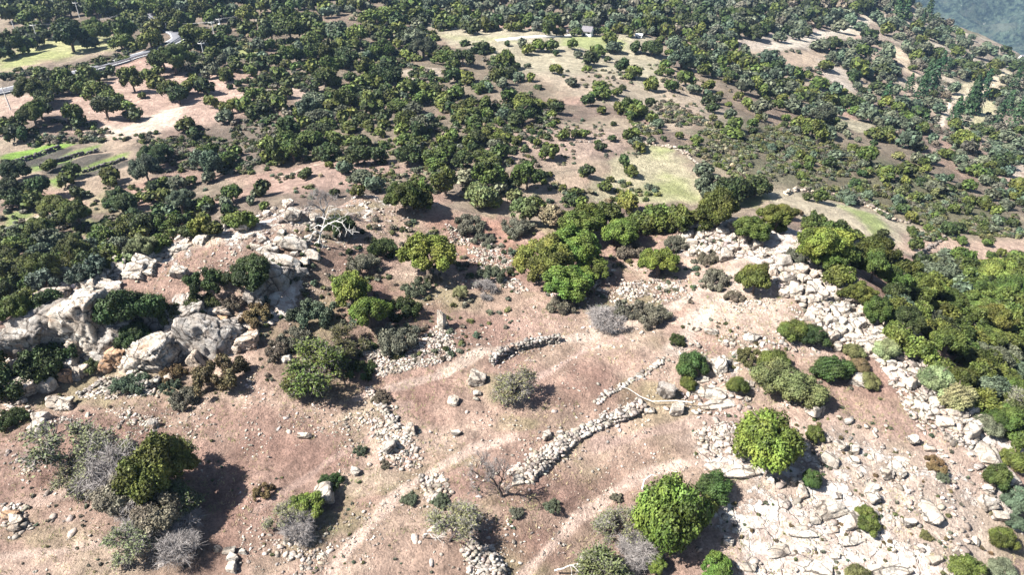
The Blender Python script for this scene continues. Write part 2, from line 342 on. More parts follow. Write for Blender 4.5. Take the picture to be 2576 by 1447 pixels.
poly([(1860,490),(1930,490),(1900,520),(1870,515)], GREEN, .8, 1.5)
poly([(1720,330),(1860,300),(2010,330),(2300,430),(2576,560),(2560,590),(2400,590),(2200,520),(2000,480),(1880,470),(1780,400)], OLIVE, .75, 6)
poly([(1900,330),(2060,380),(2200,440),(2100,440),(1950,390)], (.17,.125,.095), .6, 5)
poly([(0,398),(20,385),(140,358),(190,362),(120,388),(40,410)], VIVID, 1, .8, wob=.6)
poly([(70,418),(190,378),(250,365),(240,380),(130,425),(80,432)], (.17,.23,.07), 1, .8, wob=.6)
poly([(185,430),(260,400),(330,380),(320,395),(240,432)], (.18,.23,.07), 1, .8, wob=.6)
for l in [[(30,412),(150,376),(190,372),(100,418),(60,424)],[(100,428),(250,386),(290,386),(190,432),(120,446)],[(200,438),(330,400),(340,410),(230,448)]]: poly(l, (.06,.058,.05), .85, .6, wob=.5)  # dark bands painted along the garden walls, for their shaded side
poly([(110,455),(200,425),(210,440),(150,470)], VIVID, .9, 1, wob=.8)
poly([(0,535),(60,530),(120,545),(60,575),(0,590)], (.2,.24,.09), 1, 1.5)
poly([(200,500),(280,475),(330,500),(300,530),(220,530)], (.28,.24,.15), .9, 2)
poly([(205,555),(330,545),(330,575),(230,585)], (.2,.25,.08), .8, 2)
poly([(1840,100),(2080,70),(2060,120),(1900,130)], (.33,.29,.25), .7, 3)
poly([(1930,130),(2080,130),(2080,165),(1960,160)], (.36,.28,.21), .6, 3)
poly([(2080,60),(2190,40),(2170,80),(2110,105)], (.4,.35,.27), .8, 2)
poly([(2230,105),(2270,125),(2310,190),(2290,190),(2255,150)], (.45,.36,.26), .9, 1.5)
poly([(2440,200),(2550,178),(2550,205),(2410,250),(2400,235)], (.38,.33,.22), .9, 2)
poly([(2060,275),(2200,310),(2250,350),(2150,330)], (.3,.27,.19), .8, 2)
poly([(2260,190),(2330,215),(2310,235),(2250,215)], (.4,.34,.26), .8, 2)
track([(1940,120),(2000,108),(2060,90),(2110,80),(2150,62),(2185,45)], 6., (.42,.37,.3), .9); track([(2550,190),(2480,222),(2420,243),(2395,255)], 6., (.44,.37,.27), .9); track([(2500,250),(2480,290),(2440,330)], 5., (.36,.33,.2), .9)
poly([(2520,60),(2576,100),(2576,130),(2540,110)], (.3,.25,.2), .5, 2)
poly([(2060,150),(2130,170),(2150,230),(2110,220),(2070,190)], (.4,.36,.32), .5, 2)
poly([(2545,420),(2576,410),(2576,480),(2550,470)], (.42,.37,.3), .9, 2)
poly([(1100,540),(1330,560),(1350,620),(1290,690),(1150,640),(1080,570)], RED, .8, 2)
poly([(1150,700),(1400,760),(1480,850),(1300,850),(1180,800)], (.34,.235,.19), .7, 2)
poly([(830,540),(1000,520),(980,620),(880,620)], (.33,.24,.19), .7, 2)

# darker trodden and eroded soil
for l in [[(0,1110),(230,1080),(520,1100),(640,1180),(560,1280),(300,1240),(60,1260),(0,1230)],[(420,1040),(700,1020),(900,1080),(880,1180),(700,1220),(560,1120)],[(560,1300),(760,1380),(900,1330),(820,1447),(520,1447)],[(1250,1230),(1420,1210),(1560,1140),(1700,1130),(1640,1170),(1480,1260),(1300,1380),(1200,1380)],[(1380,1400),(1560,1290),(1620,1210),(1500,1240),(1350,1380),(1330,1440)],
 [(1020,960),(1150,960),(1200,1060),(1080,1100),(980,1020)],[(1330,1000),(1430,960),(1560,880),(1620,900),(1480,1000),(1380,1050)],[(900,780),(1100,760),(1250,830),(1180,880),(1000,860)],[(1400,720),(1560,700),(1640,720),(1560,760),(1430,750)],[(2080,980),(2300,1080),(2380,1160),(2200,1120),(2060,1010)],[(820,620),(960,640),(980,760),(900,820),(820,740)],[(1800,1010),(2000,1030),(2060,1060),(1850,1070)]]: poly(l, (.215,.132,.105), .75, 2.2, wob=3)
for l in [[(620,620),(800,560),(900,640),(820,760),(700,860),(640,800)],[(650,880),(900,820),(1100,760),(1060,850),(900,900),(700,960)]]: poly(l, (.17,.125,.095), .6, 3, wob=3)  # scrubby ground, with the shadow among the scrub put into its dark colour
for l in [[(60,1260),(300,1290),(260,1380),(60,1360)],[(1180,980),(1300,1100),(1200,1160),(1050,1180)],[(1000,1300),(1120,1300),(1100,1380),(960,1400)],[(1420,1060),(1600,1060),(1700,1100),(1480,1180)],[(1480,830),(1680,800),(1640,880),(1520,900)]]: poly(l, (.41,.30,.235), .6, 3, wob=3)
for l, w_, c in [([(820,1460),(870,1390),(940,1310),(1010,1235),(1100,1180),(1190,1130),(1290,1100)], 1.1, (.52,.395,.325)),
 ([(1300,1460),(1380,1380),(1450,1305),(1560,1230),(1650,1185),(1740,1165),(1880,1168)], 1.2, (.52,.39,.32)),
 ([(1120,940),(1200,890),(1300,865),(1460,850),(1600,810),(1720,760),(1830,690)], 1.8, (.52,.41,.335)),
 ([(1330,960),(1400,925),(1480,880),(1560,850)], 1., (.42,.3,.25)), ([(640,1290),(760,1210),(920,1110),(1030,1020)], 1., (.37,.26,.215)),
 ([(0,1400),(150,1390),(280,1360)], 1., (.44,.33,.27)), ([(0,1290),(120,1250),(260,1220)], 2., (.42,.31,.255)),
 ([(690,450),(760,425),(850,400),(900,390)], 1.3, (.46,.37,.29)), ([(250,700),(400,640),(600,590),(760,570)], 2.2, (.5,.39,.31)),
 ([(2367,316),(2378,285),(2392,256)], 2.4, (.55,.47,.37)), ([(0,590),(60,555),(110,540)], 1.5, (.5,.42,.34)),
 ([(900,1000),(1100,950)], 1.4, (.4,.3,.25)), ([(1500,1120),(1750,1060),(1900,1040)], 2., (.37,.265,.22)), ([(1700,880),(1760,800),(1850,720)], 3., (.5,.41,.34))]: track(l, w_ * .62, tuple(v * 1.0 for v in c), .85)
# bare rock
poly([(1780,1100),(2050,1080),(2500,1150),(2540,1500),(1850,1500),(1860,1200)], (.47,.375,.31), .9, 4)
poly([(1700,640),(1900,640),(2050,800),(2080,900),(1900,860),(1780,800)], (.46,.36,.295), .7, 3)
poly([(1700,565),(1830,545),(2020,560),(2110,660),(2240,780),(2350,880),(2500,1030),(2576,1110),(2576,1240),(2480,1150),(2330,1020),(2160,900),(2060,800),(1960,740),(1880,650),(1700,650)], None, 1, 2.5, .72)
poly([(1850,1300),(1900,1220),(2050,1230),(2200,1250),(2300,1350),(2440,1447),(2440,1600),(1880,1600),(1900,1447)], None, 1, 2.5, .85)
poly([(1790,1150),(1960,1160),(2010,1190),(1880,1195)], None, 1, 1., .9)
poly([(1760,1120),(2100,1090),(2500,1150),(2500,1300),(2300,1300),(2000,1180)], None, 1, 3, .5)
poly([(2380,1060),(2480,1040),(2560,1200),(2576,1350),(2500,1260)], None, 1, 1.5, .8)
poly([(1740,870),(2050,890),(2060,1000),(1850,1030),(1700,960)], None, 1, 2, .42)
poly([(0,830),(200,715),(330,645),(480,590),(620,558),(700,600),(500,640),(330,700),(230,780),(100,820)], None, 1, 1.6, .5)
poly([(180,740),(300,740),(450,750),(600,780),(780,640),(780,720),(620,880),(420,940),(180,930),(20,930),(0,850)], None, 1, 1.5, .8)
poly([(640,560),(700,530),(800,520),(960,490),(1060,520),(1000,580),(860,600),(800,700),(720,640)], None, 1, 1.8, .42)
poly([(1450,680),(1720,700),(1700,760),(1560,770),(1440,740)], None, 1, 2, .4)
poly([(900,880),(1140,860),(1150,920),(960,960)], None, 1, 2, .4)
poly([(1120,560),(1250,620),(1330,700),(1280,740),(1150,650)], None, 1, 2, .3)
vegm = np.maximum(vegm, far)
Vg = np.stack([GX, GY, GZ], -1).reshape(-1, 3); ny, nx = GX.shape
q = np.arange(nx * ny).reshape(ny, nx); Fg = np.stack([q[:-1, :-1], q[:-1, 1:], q[1:, 1:], q[1:, :-1]], -1).reshape(-1, 4)
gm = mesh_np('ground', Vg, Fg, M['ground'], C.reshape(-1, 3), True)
for nm, arr in (('rock', rockm), ('veg', vegm)):
    a = gm.attributes.new(nm, 'FLOAT', 'POINT'); a.data.foreach_set('value', arr.ravel().astype(np.float32))
ground = tag(add('ground', gm), kind='structure')
# ------------------------------------------------------------------ the far side of the valley
mx, my = np.meshgrid(np.linspace(-400, 4200, 260), np.linspace(905, 3600, 200))
mz = -300 + np.clip(my + .35 * mx - 1250, 0, 1e9) * .3 + (fbm(mx / 420, my / 420, 5, 6) - .5) * 420 + np.abs(fbm(mx / 170, my / 170, 15, 4) - .5) * 160 + (fbm(mx / 60, my / 60, 6, 4) - .5) * 30
mz = np.where(my < 960, np.minimum(mz, -240), mz); mz = np.where(mz > 150, 150 + (mz - 150) * .25, mz)
ny, nx = mx.shape; q = np.arange(nx * ny).reshape(ny, nx); Fm = np.stack([q[:-1, :-1], q[:-1, 1:], q[1:, 1:], q[1:, :-1]], -1).reshape(-1, 4)
k = NB('far_mountain'); p = k.pos(); c = k.mix(k.ramp(k.noise(p, .12, 5, .75), .36, .64), (.008, .018, .022), (.07, .10, .075)); c = k.mix(k.ramp(k.noise(p, .009, 6, .7), .5, .64), c, (.085, .10, .08)); c = k.mix(k.math('MULTIPLY', k.ramp(k.noise(p, .03, 6, .8), .64, .67), .8), c, (.3, .28, .25)); k.bump(k.noise(p, .1, 5, .75), 9, 1.)
tag(add('hills', mesh_np('hills', np.stack([mx, my, mz], -1).reshape(-1, 3), Fm, k.color(c), None, True)), kind='structure')
# ------------------------------------------------------------------ foliage templates (about 1 m wide, standing on z = 0)
def rot_basis(n):
    a = np.where(np.abs(n[:, 2:3]) < .9, [[0, 0, 1.]], [[1., 0, 0]]); u = np.cross(n, a); u /= np.linalg.norm(u, axis=1, keepdims=True); return u, np.cross(n, u)
def unit(r, n):
    v = r.normal(size=(n, 3)); return v / np.linalg.norm(v, axis=1, keepdims=True)
def leaves(r, c, n, s, stretch=1.5):
    u, v = rot_basis(n); a = r.uniform(0, 6.28, len(c))[:, None]; u, v = u * np.cos(a) + v * np.sin(a), v * np.cos(a) - u * np.sin(a)
    s = np.asarray(s).reshape(-1, 1); u = u * s * stretch; v = v * s
    V = np.stack([c - u, c - v + u * .1, c + u, c + v + u * .1], 1).reshape(-1, 3); F = np.arange(len(V)).reshape(-1, 4); return V, F
ICO = {}
def ico(sub):
    if sub not in ICO:
        bm = bmesh.new(); bmesh.ops.create_icosphere(bm, subdivisions=sub, radius=1)
        ICO[sub] = (np.array([v.co[:] for v in bm.verts]), np.array([[v.index for v in f.verts] for f in bm.faces])); bm.free()
    return ICO[sub]
def crown_np(seed, nleaf, ls, h=.85, base=.12, nclump=26, cr=.17, flat_=1., spread=.36, droop=0., lop=.12, jit=.75):
    """a crown of leafy clumps: uneven outline, gaps, lit and shaded sides; returns verts, faces, variation"""
    r = np.random.default_rng(seed); cz = (h + base) / 2; hz = (h - base) / 2
    d = unit(r, nclump); d[:, 2] = np.abs(d[:, 2]) * 1.1 - .35; rad = r.uniform(.35, 1., nclump) ** .5 * r.choice([1., 1., 1., 1.16], nclump)
    off = r.uniform(-lop, lop, 2)
    cc = d * rad[:, None] * [spread, spread, max(hz - cr * .7, .04)] * (1 + r.uniform(-.12, .16, (nclump, 1))); cc[:, :2] += off * (cc[:, 2:3] / hz); cc[:, 2] += cz
    R_ = cr * r.uniform(.7, 1.3, nclump)
    pick = r.choice(nclump, nleaf * 2, p=R_ ** 2 / (R_ ** 2).sum()); dd = unit(r, nleaf * 2); dd[:, 2] *= flat_
    lump = 1 + .18 * np.sin(dd @ np.array([9, 5, 7]) + pick) 
    p = cc[pick] + dd * (R_[pick] * r.uniform(.72, 1.08, nleaf * 2) * lump)[:, None]
    keep = np.ones(len(p), bool)
    for i in range(nclump): keep &= (np.linalg.norm(p - cc[i], axis=1) > R_[i] * .66) | (pick == i)
    p, dd, pick = p[keep][:nleaf], dd[keep][:nleaf], pick[keep][:nleaf]
    n = dd + unit(r, len(p)) * jit + [0, 0, .25]; n /= np.linalg.norm(n, axis=1, keepdims=True)
    V, F = leaves(r, p, n, ls * r.uniform(.65, 1.35, len(p)))
    val = np.repeat(np.clip(.5 + r.normal(0, .22, nclump)[pick] + r.normal(0, .22, len(p)), 0, 1), 4)
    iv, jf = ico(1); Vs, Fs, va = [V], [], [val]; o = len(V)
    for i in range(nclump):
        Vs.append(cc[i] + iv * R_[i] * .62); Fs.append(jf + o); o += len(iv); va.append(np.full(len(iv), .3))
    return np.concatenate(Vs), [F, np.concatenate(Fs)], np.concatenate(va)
def tube(path, rads, k=5):
    path = np.array(path, float); t = np.gradient(path, axis=0); t /= np.linalg.norm(t, axis=1, keepdims=True) + 1e-9
    u, v = rot_basis(t); a = np.arange(k) / k * 2 * np.pi
    V = path[:, None] + (u[:, None] * np.cos(a)[None, :, None] + v[:, None] * np.sin(a)[None, :, None]) * np.array(rads)[:, None, None]
    V = V.reshape(-1, 3); m = len(path); i = np.arange(k); F = np.concatenate([np.stack([j * k + i, j * k + (i + 1) % k, (j + 1) * k + (i + 1) % k, (j + 1) * k + i], -1) for j in range(m - 1)])
    return V, F
def join(parts):
    Vs, Fs, o = [], [], 0
    for V, F in parts: Vs.append(V); Fs.append(F + o); o += len(V)
    return np.concatenate(Vs), np.concatenate(Fs)
def trunk_np(seed, h=.5, r0=.035, k=6, nl=5):
    r = np.random.default_rng(seed); p = [[0, 0, -.12], [r.uniform(-.02, .02), r.uniform(-.02, .02), h * .4], [r.uniform(-.04, .04), r.uniform(-.04, .04), h]]
    out = [tube(p, [r0 * 1.3, r0, r0 * .6], k)]
    for i in range(nl):
        a = i / nl * 6.28 + r.uniform(-.5, .5); s = np.array(p[1]) + (np.array(p[2]) - p[1]) * r.uniform(0, .8); e = s + np.array([math.cos(a) * .28, math.sin(a) * .28, r.uniform(.12, .3)])
        out.append(tube([s, (s + e) / 2 + [0, 0, .03], e], [r0 * .6, r0 * .4, r0 * .15], 4))
    return join(out)
TR = {}
def template(key, n, fn):
    TR[key] = [fn(i) for i in range(n)]
def lm(name, seed, *a, **k):
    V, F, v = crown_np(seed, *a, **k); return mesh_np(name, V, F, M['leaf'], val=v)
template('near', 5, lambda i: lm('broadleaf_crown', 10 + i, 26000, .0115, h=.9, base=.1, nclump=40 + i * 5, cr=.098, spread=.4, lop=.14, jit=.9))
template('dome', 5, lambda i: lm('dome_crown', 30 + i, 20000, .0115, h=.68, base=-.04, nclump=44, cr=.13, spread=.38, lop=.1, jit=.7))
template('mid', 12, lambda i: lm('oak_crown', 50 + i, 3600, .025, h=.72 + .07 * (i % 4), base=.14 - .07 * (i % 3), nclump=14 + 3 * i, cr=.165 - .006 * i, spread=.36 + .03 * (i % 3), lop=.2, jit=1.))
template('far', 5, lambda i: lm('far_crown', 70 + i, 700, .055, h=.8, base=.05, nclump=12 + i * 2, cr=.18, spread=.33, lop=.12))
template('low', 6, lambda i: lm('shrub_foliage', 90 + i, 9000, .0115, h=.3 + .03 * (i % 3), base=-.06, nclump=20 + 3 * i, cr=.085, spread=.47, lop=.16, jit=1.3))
template('trunk', 5, lambda i: mesh_np('trunk', *trunk_np(100 + i, .5, .03 + .004 * i), M['bark'], smooth=True))
def pine_np(seed, nleaf=1400):
    r = np.random.default_rng(seed); z = r.uniform(.08, 1.5, nleaf); rr = .42 * (1 - (z - .08) / 1.46) ** .8 * (1 - .25 * (np.sin(z * 26 + seed) > 0)) + .02; a = r.uniform(0, 6.28, nleaf); rr = rr * r.uniform(.6, 1.08, nleaf) * (1 + .22 * np.sin(a * 5 + z * 9))
    p = np.stack([rr * np.cos(a), rr * np.sin(a), z], -1); n = np.stack([np.cos(a), np.sin(a), np.full(nleaf, .7)], -1) + unit(r, nleaf) * .6; n /= np.linalg.norm(n, axis=1, keepdims=True)
    V, F = leaves(r, p, n, .045 * r.uniform(.7, 1.3, nleaf)); return V, F, np.repeat(np.clip(.45 + r.normal(0, .2, nleaf), 0, 1), 4)
def _pine(i):
    V, F, v = pine_np(130 + i); return mesh_np('pine_crown', V, F, M['leaf'], val=v)
template('pine', 3, _pine)
def twig_np(seed, depth=5, spread=.55, up=.35, leafn=0, kids=(3, 4), L0=.34, rr0=.022, fine=6, th=.0022):
    """a bare branching crown: limbs, branches and a cloud of fine twigs"""
    r = np.random.default_rng(seed); segs = []; tips = []; wig = .34
    def grow(p, d, L, rad, lev):
        q = p; pts_ = [p]; dd = d
        for i in range(3):
            dd = dd + unit(r, 1)[0] * wig; dd[2] += .03; dd /= np.linalg.norm(dd); q = q + dd * L / 3; pts_.append(q)
        segs.append((pts_, [rad, rad * .88, rad * .76, rad * .62], 5 if lev < 2 else 3))
        if lev >= depth: tips.append((q, dd, L)); return
        for i in range(r.integers(kids[0], kids[1] + 1)):
            nd = dd + unit(r, 1)[0] * spread * (1.15 if lev == 0 else 1); nd[2] += up * (.6 if lev == 0 else .25); nd /= np.linalg.norm(nd)
            grow(pts_[r.integers(2, 4)], nd, L * r.uniform(.62, .86), rad * .62, lev + 1)
    grow(np.array([0, 0, -.08]), np.array([r.uniform(-.1, .1), r.uniform(-.1, .1), 1.]), L0, rr0, 0)
    V, F = join([tube(a, b, c) for a, b, c in segs])
    tp = np.array([t[0] for t in tips]); td = np.array([t[1] for t in tips]); n = len(tp) * fine; k = np.repeat(np.arange(len(tp)), fine)
    d = td[k] + unit(r, n) * .95; d /= np.linalg.norm(d, axis=1, keepdims=True); L = r.uniform(.03, .1, n)[:, None]; s = tp[k] - td[k] * r.uniform(0, .08, (n, 1)); e = s + d * L
    side = np.cross(d, unit(r, n)); side /= np.linalg.norm(side, axis=1, keepdims=True); side *= th
    TV = np.stack([s - side, s + side, e + side * .5, e - side * .5], 1).reshape(-1, 3); TF = np.arange(len(TV)).reshape(-1, 4)
    LV = None
    if leafn:
        kk = r.integers(0, n, leafn); c = s[kk] + (e - s)[kk] * r.uniform(.2, 1.1, (leafn, 1)); LV = leaves(r, c, unit(r, leafn), .0072 * r.uniform(.7, 1.4, leafn))
    return (V, F), (TV, TF), LV
def twig_tpl(key, n, **kw):
    TR[key] = []
    for i in range(n):
        (V, F), (TV, TF), LV = twig_np(200 + i + len(key) * 13, **kw); s = max(np.ptp(TV[:, 0]), np.ptp(TV[:, 1])) * .86
        cx = np.array([TV[:, 0].mean(), TV[:, 1].mean(), 0]); V = V - cx; TV = TV - cx; LV = None if LV is None else (LV[0] - cx, LV[1])
        TR[key].append((V / s, F, TV / s, TF, None if LV is None else (LV[0] / s, LV[1])))
twig_tpl('bushy', 3, depth=5, spread=.8, up=.25, leafn=13000, kids=(3, 3), L0=.2, rr0=.02, fine=16, th=.0012)
twig_tpl('dead', 2, depth=4, spread=.8, up=.25, kids=(2, 3), L0=.4, rr0=.03, fine=4, th=.0016)
twig_tpl('snag', 2, depth=5, spread=.66, up=.22, kids=(3, 3), L0=.34, rr0=.042, fine=9, th=.0018)
twig_tpl('grey', 2, depth=6, spread=.85, up=.2, leafn=0, kids=(3, 3), L0=.16, rr0=.022, fine=7, th=.0013)
# ------------------------------------------------------------------ labels
LAND = [('white farm hut', 1480, 78), ('road bend', 440, 100), ('walled garden plots', 150, 410), ('oval grass field', 1640, 450), ('long walled pasture', 2170, 570),
 ('roadside verge', 250, 165), ('pale pasture below the hut', 1480, 200), ('twin wheel tracks', 2380, 285), ('sandy track on the far spur', 2480, 210), ('left cliff', 400, 850),
 ('bare grey tree on the ridge', 800, 470), ('white dead tree', 830, 570), ('curved dry stone wall', 1320, 885), ('long dry stone wall', 1470, 1060), ('boulder ridge', 2150, 760), ('rock slabs at lower right', 2150, 1380),
 ('grey leafless bush', 1525, 800), ('reddish bush by the cliff', 540, 945), ('lone black tree stump', 1240, 1210), ('pink clearing', 450, 270), ('far hillside clearing', 2000, 110), ('grove behind the hilltop', 1250, 470),
 ('stony gully', 1220, 640), ('round bright bush', 1935, 1110), ('huge bush at lower middle', 1690, 1290), ('left edge footpath', 60, 560), ('pasture corner rocks', 1900, 440), ('power poles', 545, 80), ('sandy scar on the spur', 2280, 150), ('soil field at right', 2450, 630)]
ORD = ['nearest', 'second', 'third', 'fourth', 'fifth', 'sixth', 'seventh', 'eighth', 'ninth', 'tenth', 'eleventh', 'twelfth', 'thirteenth', 'fourteenth', 'fifteenth', 'sixteenth', 'seventeenth', 'eighteenth', 'nineteenth', 'twentieth'] + ['%dth' % i for i in range(21, 90)]
DIRS = ['right of', 'upper right of', 'above', 'upper left of', 'left of', 'lower left of', 'below', 'lower right of']
LAB = []
def relabel():
    cnt = {}
    for o, px, py, text, noun in LAB:
        j = min(range(len(LAND)), key=lambda i: math.hypot(LAND[i][1] - px, (LAND[i][2] - py) * 1.3)); nm, lx, ly = LAND[j]
        d = DIRS[int(round(math.atan2(ly - py, px - lx) / (math.pi / 4))) % 8]
        cnt.setdefault((j, d, text, noun), []).append((math.hypot(px - lx, py - ly), o, nm))
    for (j, d, text, noun), l in cnt.items():
        l.sort(key=lambda t: t[0])
        for i, (_, o, nm) in enumerate(l):
            o['label'] = ('%s %s, %s one %s the %s' % (text, noun, ORD[i], d, nm)) if len(l) > 1 else '%s %s %s the %s' % (text, noun, d, nm)
TONE = {'m': ((.086,.102,.022), 'mid green'), 'd': ((.045,.060,.018), 'dark green'), 'y': ((.125,.14,.03), 'yellow-green'), 'g': ((.10,.112,.068), 'grey-green'), 'A': ((.115,.145,.026), 'bright green'),
 'b': ((.085,.105,.075), 'blue-grey green'), 't': ((.25,.21,.125), 'tan'), 'r': ((.145,.10,.05), 'reddish brown'), 'o': ((.12,.12,.045), 'olive'), 'k': ((.14,.12,.085), 'dull brown'), 'e': ((.055,.08,.02), 'deep green'), 'p': ((.035,.07,.025), 'dark pine green'),
 'w': ((.205,.205,.095), 'pale green')}
rnd = random.Random(5)
def tone(t, lo=.56, hi=.96):
    c = TONE[t][0]; f = rnd.uniform(lo, hi); g = rnd.uniform(-.24, .06); return (c[0] * f * (1 + g), c[1] * f, c[2] * f, 1)
def place(px, py, wpx, hc=.45):
    """crown centre px, py and width wpx in the photo -> ground spot and width in metres"""
    x, y, z, t = at(px, py, 0)[0]; W_ = wpx * t / FPX
    for _ in range(3): x, y, z, t = at(px, py, hc * W_)[0]; W_ = wpx * t / FPX
    return x, y, z, W_, t
def tree(px, py, wpx, tn, key, hc=.45, name='oak_tree', cat='tree', group=None, noun='oak', size=None, sz=1., label=None, bark='bark'):
    x, y, z, W_, t = place(px, py, wpx, hc)
    root = bpy.data.objects.new(name, None); COL.objects.link(root); root.location = (x, y, z - .03 * W_); root.rotation_euler = (0, 0, rnd.uniform(0, 6.28)); u_ = rnd.uniform(.84, 1.19) if label is None else rnd.uniform(.94, 1.06); root.scale = (W_ * u_, W_ / u_, W_ * sz * (rnd.uniform(.8, 1.2) if label is None else 1)); root.rotation_euler = (rnd.uniform(-.1, .1), rnd.uniform(-.1, .1), rnd.uniform(0, 6.28))
    tag(root, label, cat, group)
    cr = add('crown' if cat == 'tree' else 'foliage', rnd.choice(TR[key]), root); cr.color = tone(tn, .78, 1.) if label else tone(tn)
    if key not in ('low',): tk = add('trunk', rnd.choice(TR['trunk']), root)
    if label is None:
        if size is None: size = 'large' if W_ > 8.5 else 'small' if W_ < 5 else 'mid-sized'
        LAB.append((root, px, py, size + ' ' + TONE[tn][1], noun))
    return root
# ------------------------------------------------------------------ trees of the land beyond: tile (left, top in photo), then x y width tone
T = {}
T[0, 0] = '''90 120 170m 240 150 180m 370 120 190m 520 40 130d 580 110 110m 30 20 80d 640 260 220m 690 360 230d 880 420 130g 900 60 160d 960 110 200m 830 40 100d 1100 110 180m 1240 80 160d 1370 60 160m 1290 170 150m
910 260 250m 1100 250 120m 1230 290 200m 1190 370 190m 1310 420 130m 1420 230 160d 1540 230 170y 1480 350 210y 1400 150 120m 210 330 150d 80 430 190m 220 420 180m 330 390 150d 40 520 130d 350 290 160m 450 330 110d
1700 130 240m 1720 230 160m 1850 200 150m 2010 100 200m 2100 180 170m 2200 80 160m 2290 120 130d 2340 240 130d 2440 110 190m 2450 240 180m 1900 320 220m 2010 370 190m 2180 370 180m 2220 300 120m 2300 380 90d 1700 30 180m
1850 60 160g 2050 20 150m 2480 20 120d 2520 330 80m 1610 560 220m 1720 570 270m 1560 620 120m 1720 460 120d 1830 470 130m 1920 530 120g 2100 520 140m 2280 510 130g 2490 560 120m 2330 600 120m 2200 600 120g 2080 600 120d
2110 690 170g 2230 740 140m 2340 640 130m 2470 690 140m 2520 650 80m 1090 680 110d 1000 730 110d 400 700 110m 470 740 120d 620 770 200m 740 800 220m 860 750 180m 300 860 270m 430 950 200d 520 860 150m 960 870 230m
1070 940 200m 1040 1060 220d 1230 1040 150y 1330 1110 160d 1310 790 200m 1450 740 130m 1540 780 170m 1560 710 110m 1660 880 200m 1840 850 180m 1940 800 140m 1920 720 90d 2010 850 170d 1760 920 200d 1410 940 70m 2080 1000 150m
2290 1000 190y 2430 1040 180m 2500 940 150m 2480 1120 150d 330 1120 250m 380 1060 200d 730 1110 190m 780 1190 130d 30 1240 150m 130 1310 170d 220 1330 150d 1850 1230 170m 1920 1310 170d 2240 1150 160g 30 740 90d'''
T[826, 0] = '''90 40 160m 330 60 180m 420 30 120d 540 30 140d 690 40 170m 790 90 120g 920 80 110g 1180 110 230y 1330 110 160m 1440 90 160m 1420 190 180d 1590 130 180m 1660 180 160d 1780 80 130m 1860 180 180m 1960 210 160m 2070 240 170d
2060 120 140y 2200 150 150m 2260 230 160m 2380 200 150d 2450 110 170g 2500 250 120m 2350 60 140g 2200 50 140g 1900 30 160g 1700 20 160g 310 160 230m 500 140 200m 580 190 160d 110 210 170m 140 290 200d 330 290 220m 480 240 170m
640 270 170m 800 270 210g 560 370 190y 840 350 160d 990 330 200y 960 430 170y 1080 430 150d 1130 260 160m 1280 330 150m 1240 450 220m 1200 520 150d 1420 290 170m 1560 300 190g 1640 280 110d 1450 360 120d 1660 430 250g
1480 520 150y 1590 550 120m 1400 420 110y 1330 600 150d 1110 540 120g 60 530 120g 30 430 120g 200 590 150m 130 440 130m 310 530 190m 420 480 170g 560 480 200m 720 500 200m 830 450 180m 900 530 200d 560 640 150m 520 660 110m
740 670 190m 680 760 190m 780 790 150m 610 740 110m 870 600 170d 1070 650 210m 1250 690 240m 1320 760 220d 1080 780 180m 940 860 150y 1200 820 140m 1280 860 140d 340 780 170d 60 650 110d 60 780 110d 290 900 150m 220 1010 180m
50 1060 160d 40 910 110y 80 960 100m 560 950 230g 520 1060 200g 620 1120 190g 880 970 200m 1110 960 170y 780 1020 170m 950 1100 140y 1140 1060 170m 860 1160 170m 1060 1150 180d 1280 1150 150d 1230 1040 150m 620 1240 200d
480 1200 150m 700 1200 150m 330 1260 190d 280 1290 170m 120 1400 170y 300 1370 190m 540 1340 230m 920 1240 160m 1110 1240 120m 1220 1310 130m 780 1390 120m 960 1370 150m 1050 1400 180m 1360 950 180m 1420 1010 190m 1500 860 180m
1640 850 170y 1740 760 110d 1790 860 140d 1640 960 180m 1560 1050 170g 1870 950 170m 1850 1030 160y 1990 900 180m 1950 740 180d 1960 640 150m 2090 740 170y 2110 780 140m 1890 530 190m 1800 580 110m 2050 540 190d 2250 440 140d
2500 420 80d 2480 560 200m 2420 740 190m 2520 700 150d 2210 860 140m 2300 850 130g 2450 800 170g 2520 940 160m 2050 1040 190m 2140 1100 180m 2040 1150 160m 2280 1030 180m 2300 1110 180m 2460 1130 160g 2160 1220 180m
2330 1280 190m 2200 1330 190d 1500 1150 200m 1450 1270 150y 1620 1200 220g 1600 1290 170d 1720 1160 160g 1480 1380 150m 1710 1290 90m 1960 1340 170m 1840 1380 120y 2120 1400 150m 2390 1420 150g 2500 1350 120m 1580 1420 130m 2400 1050 90d'''
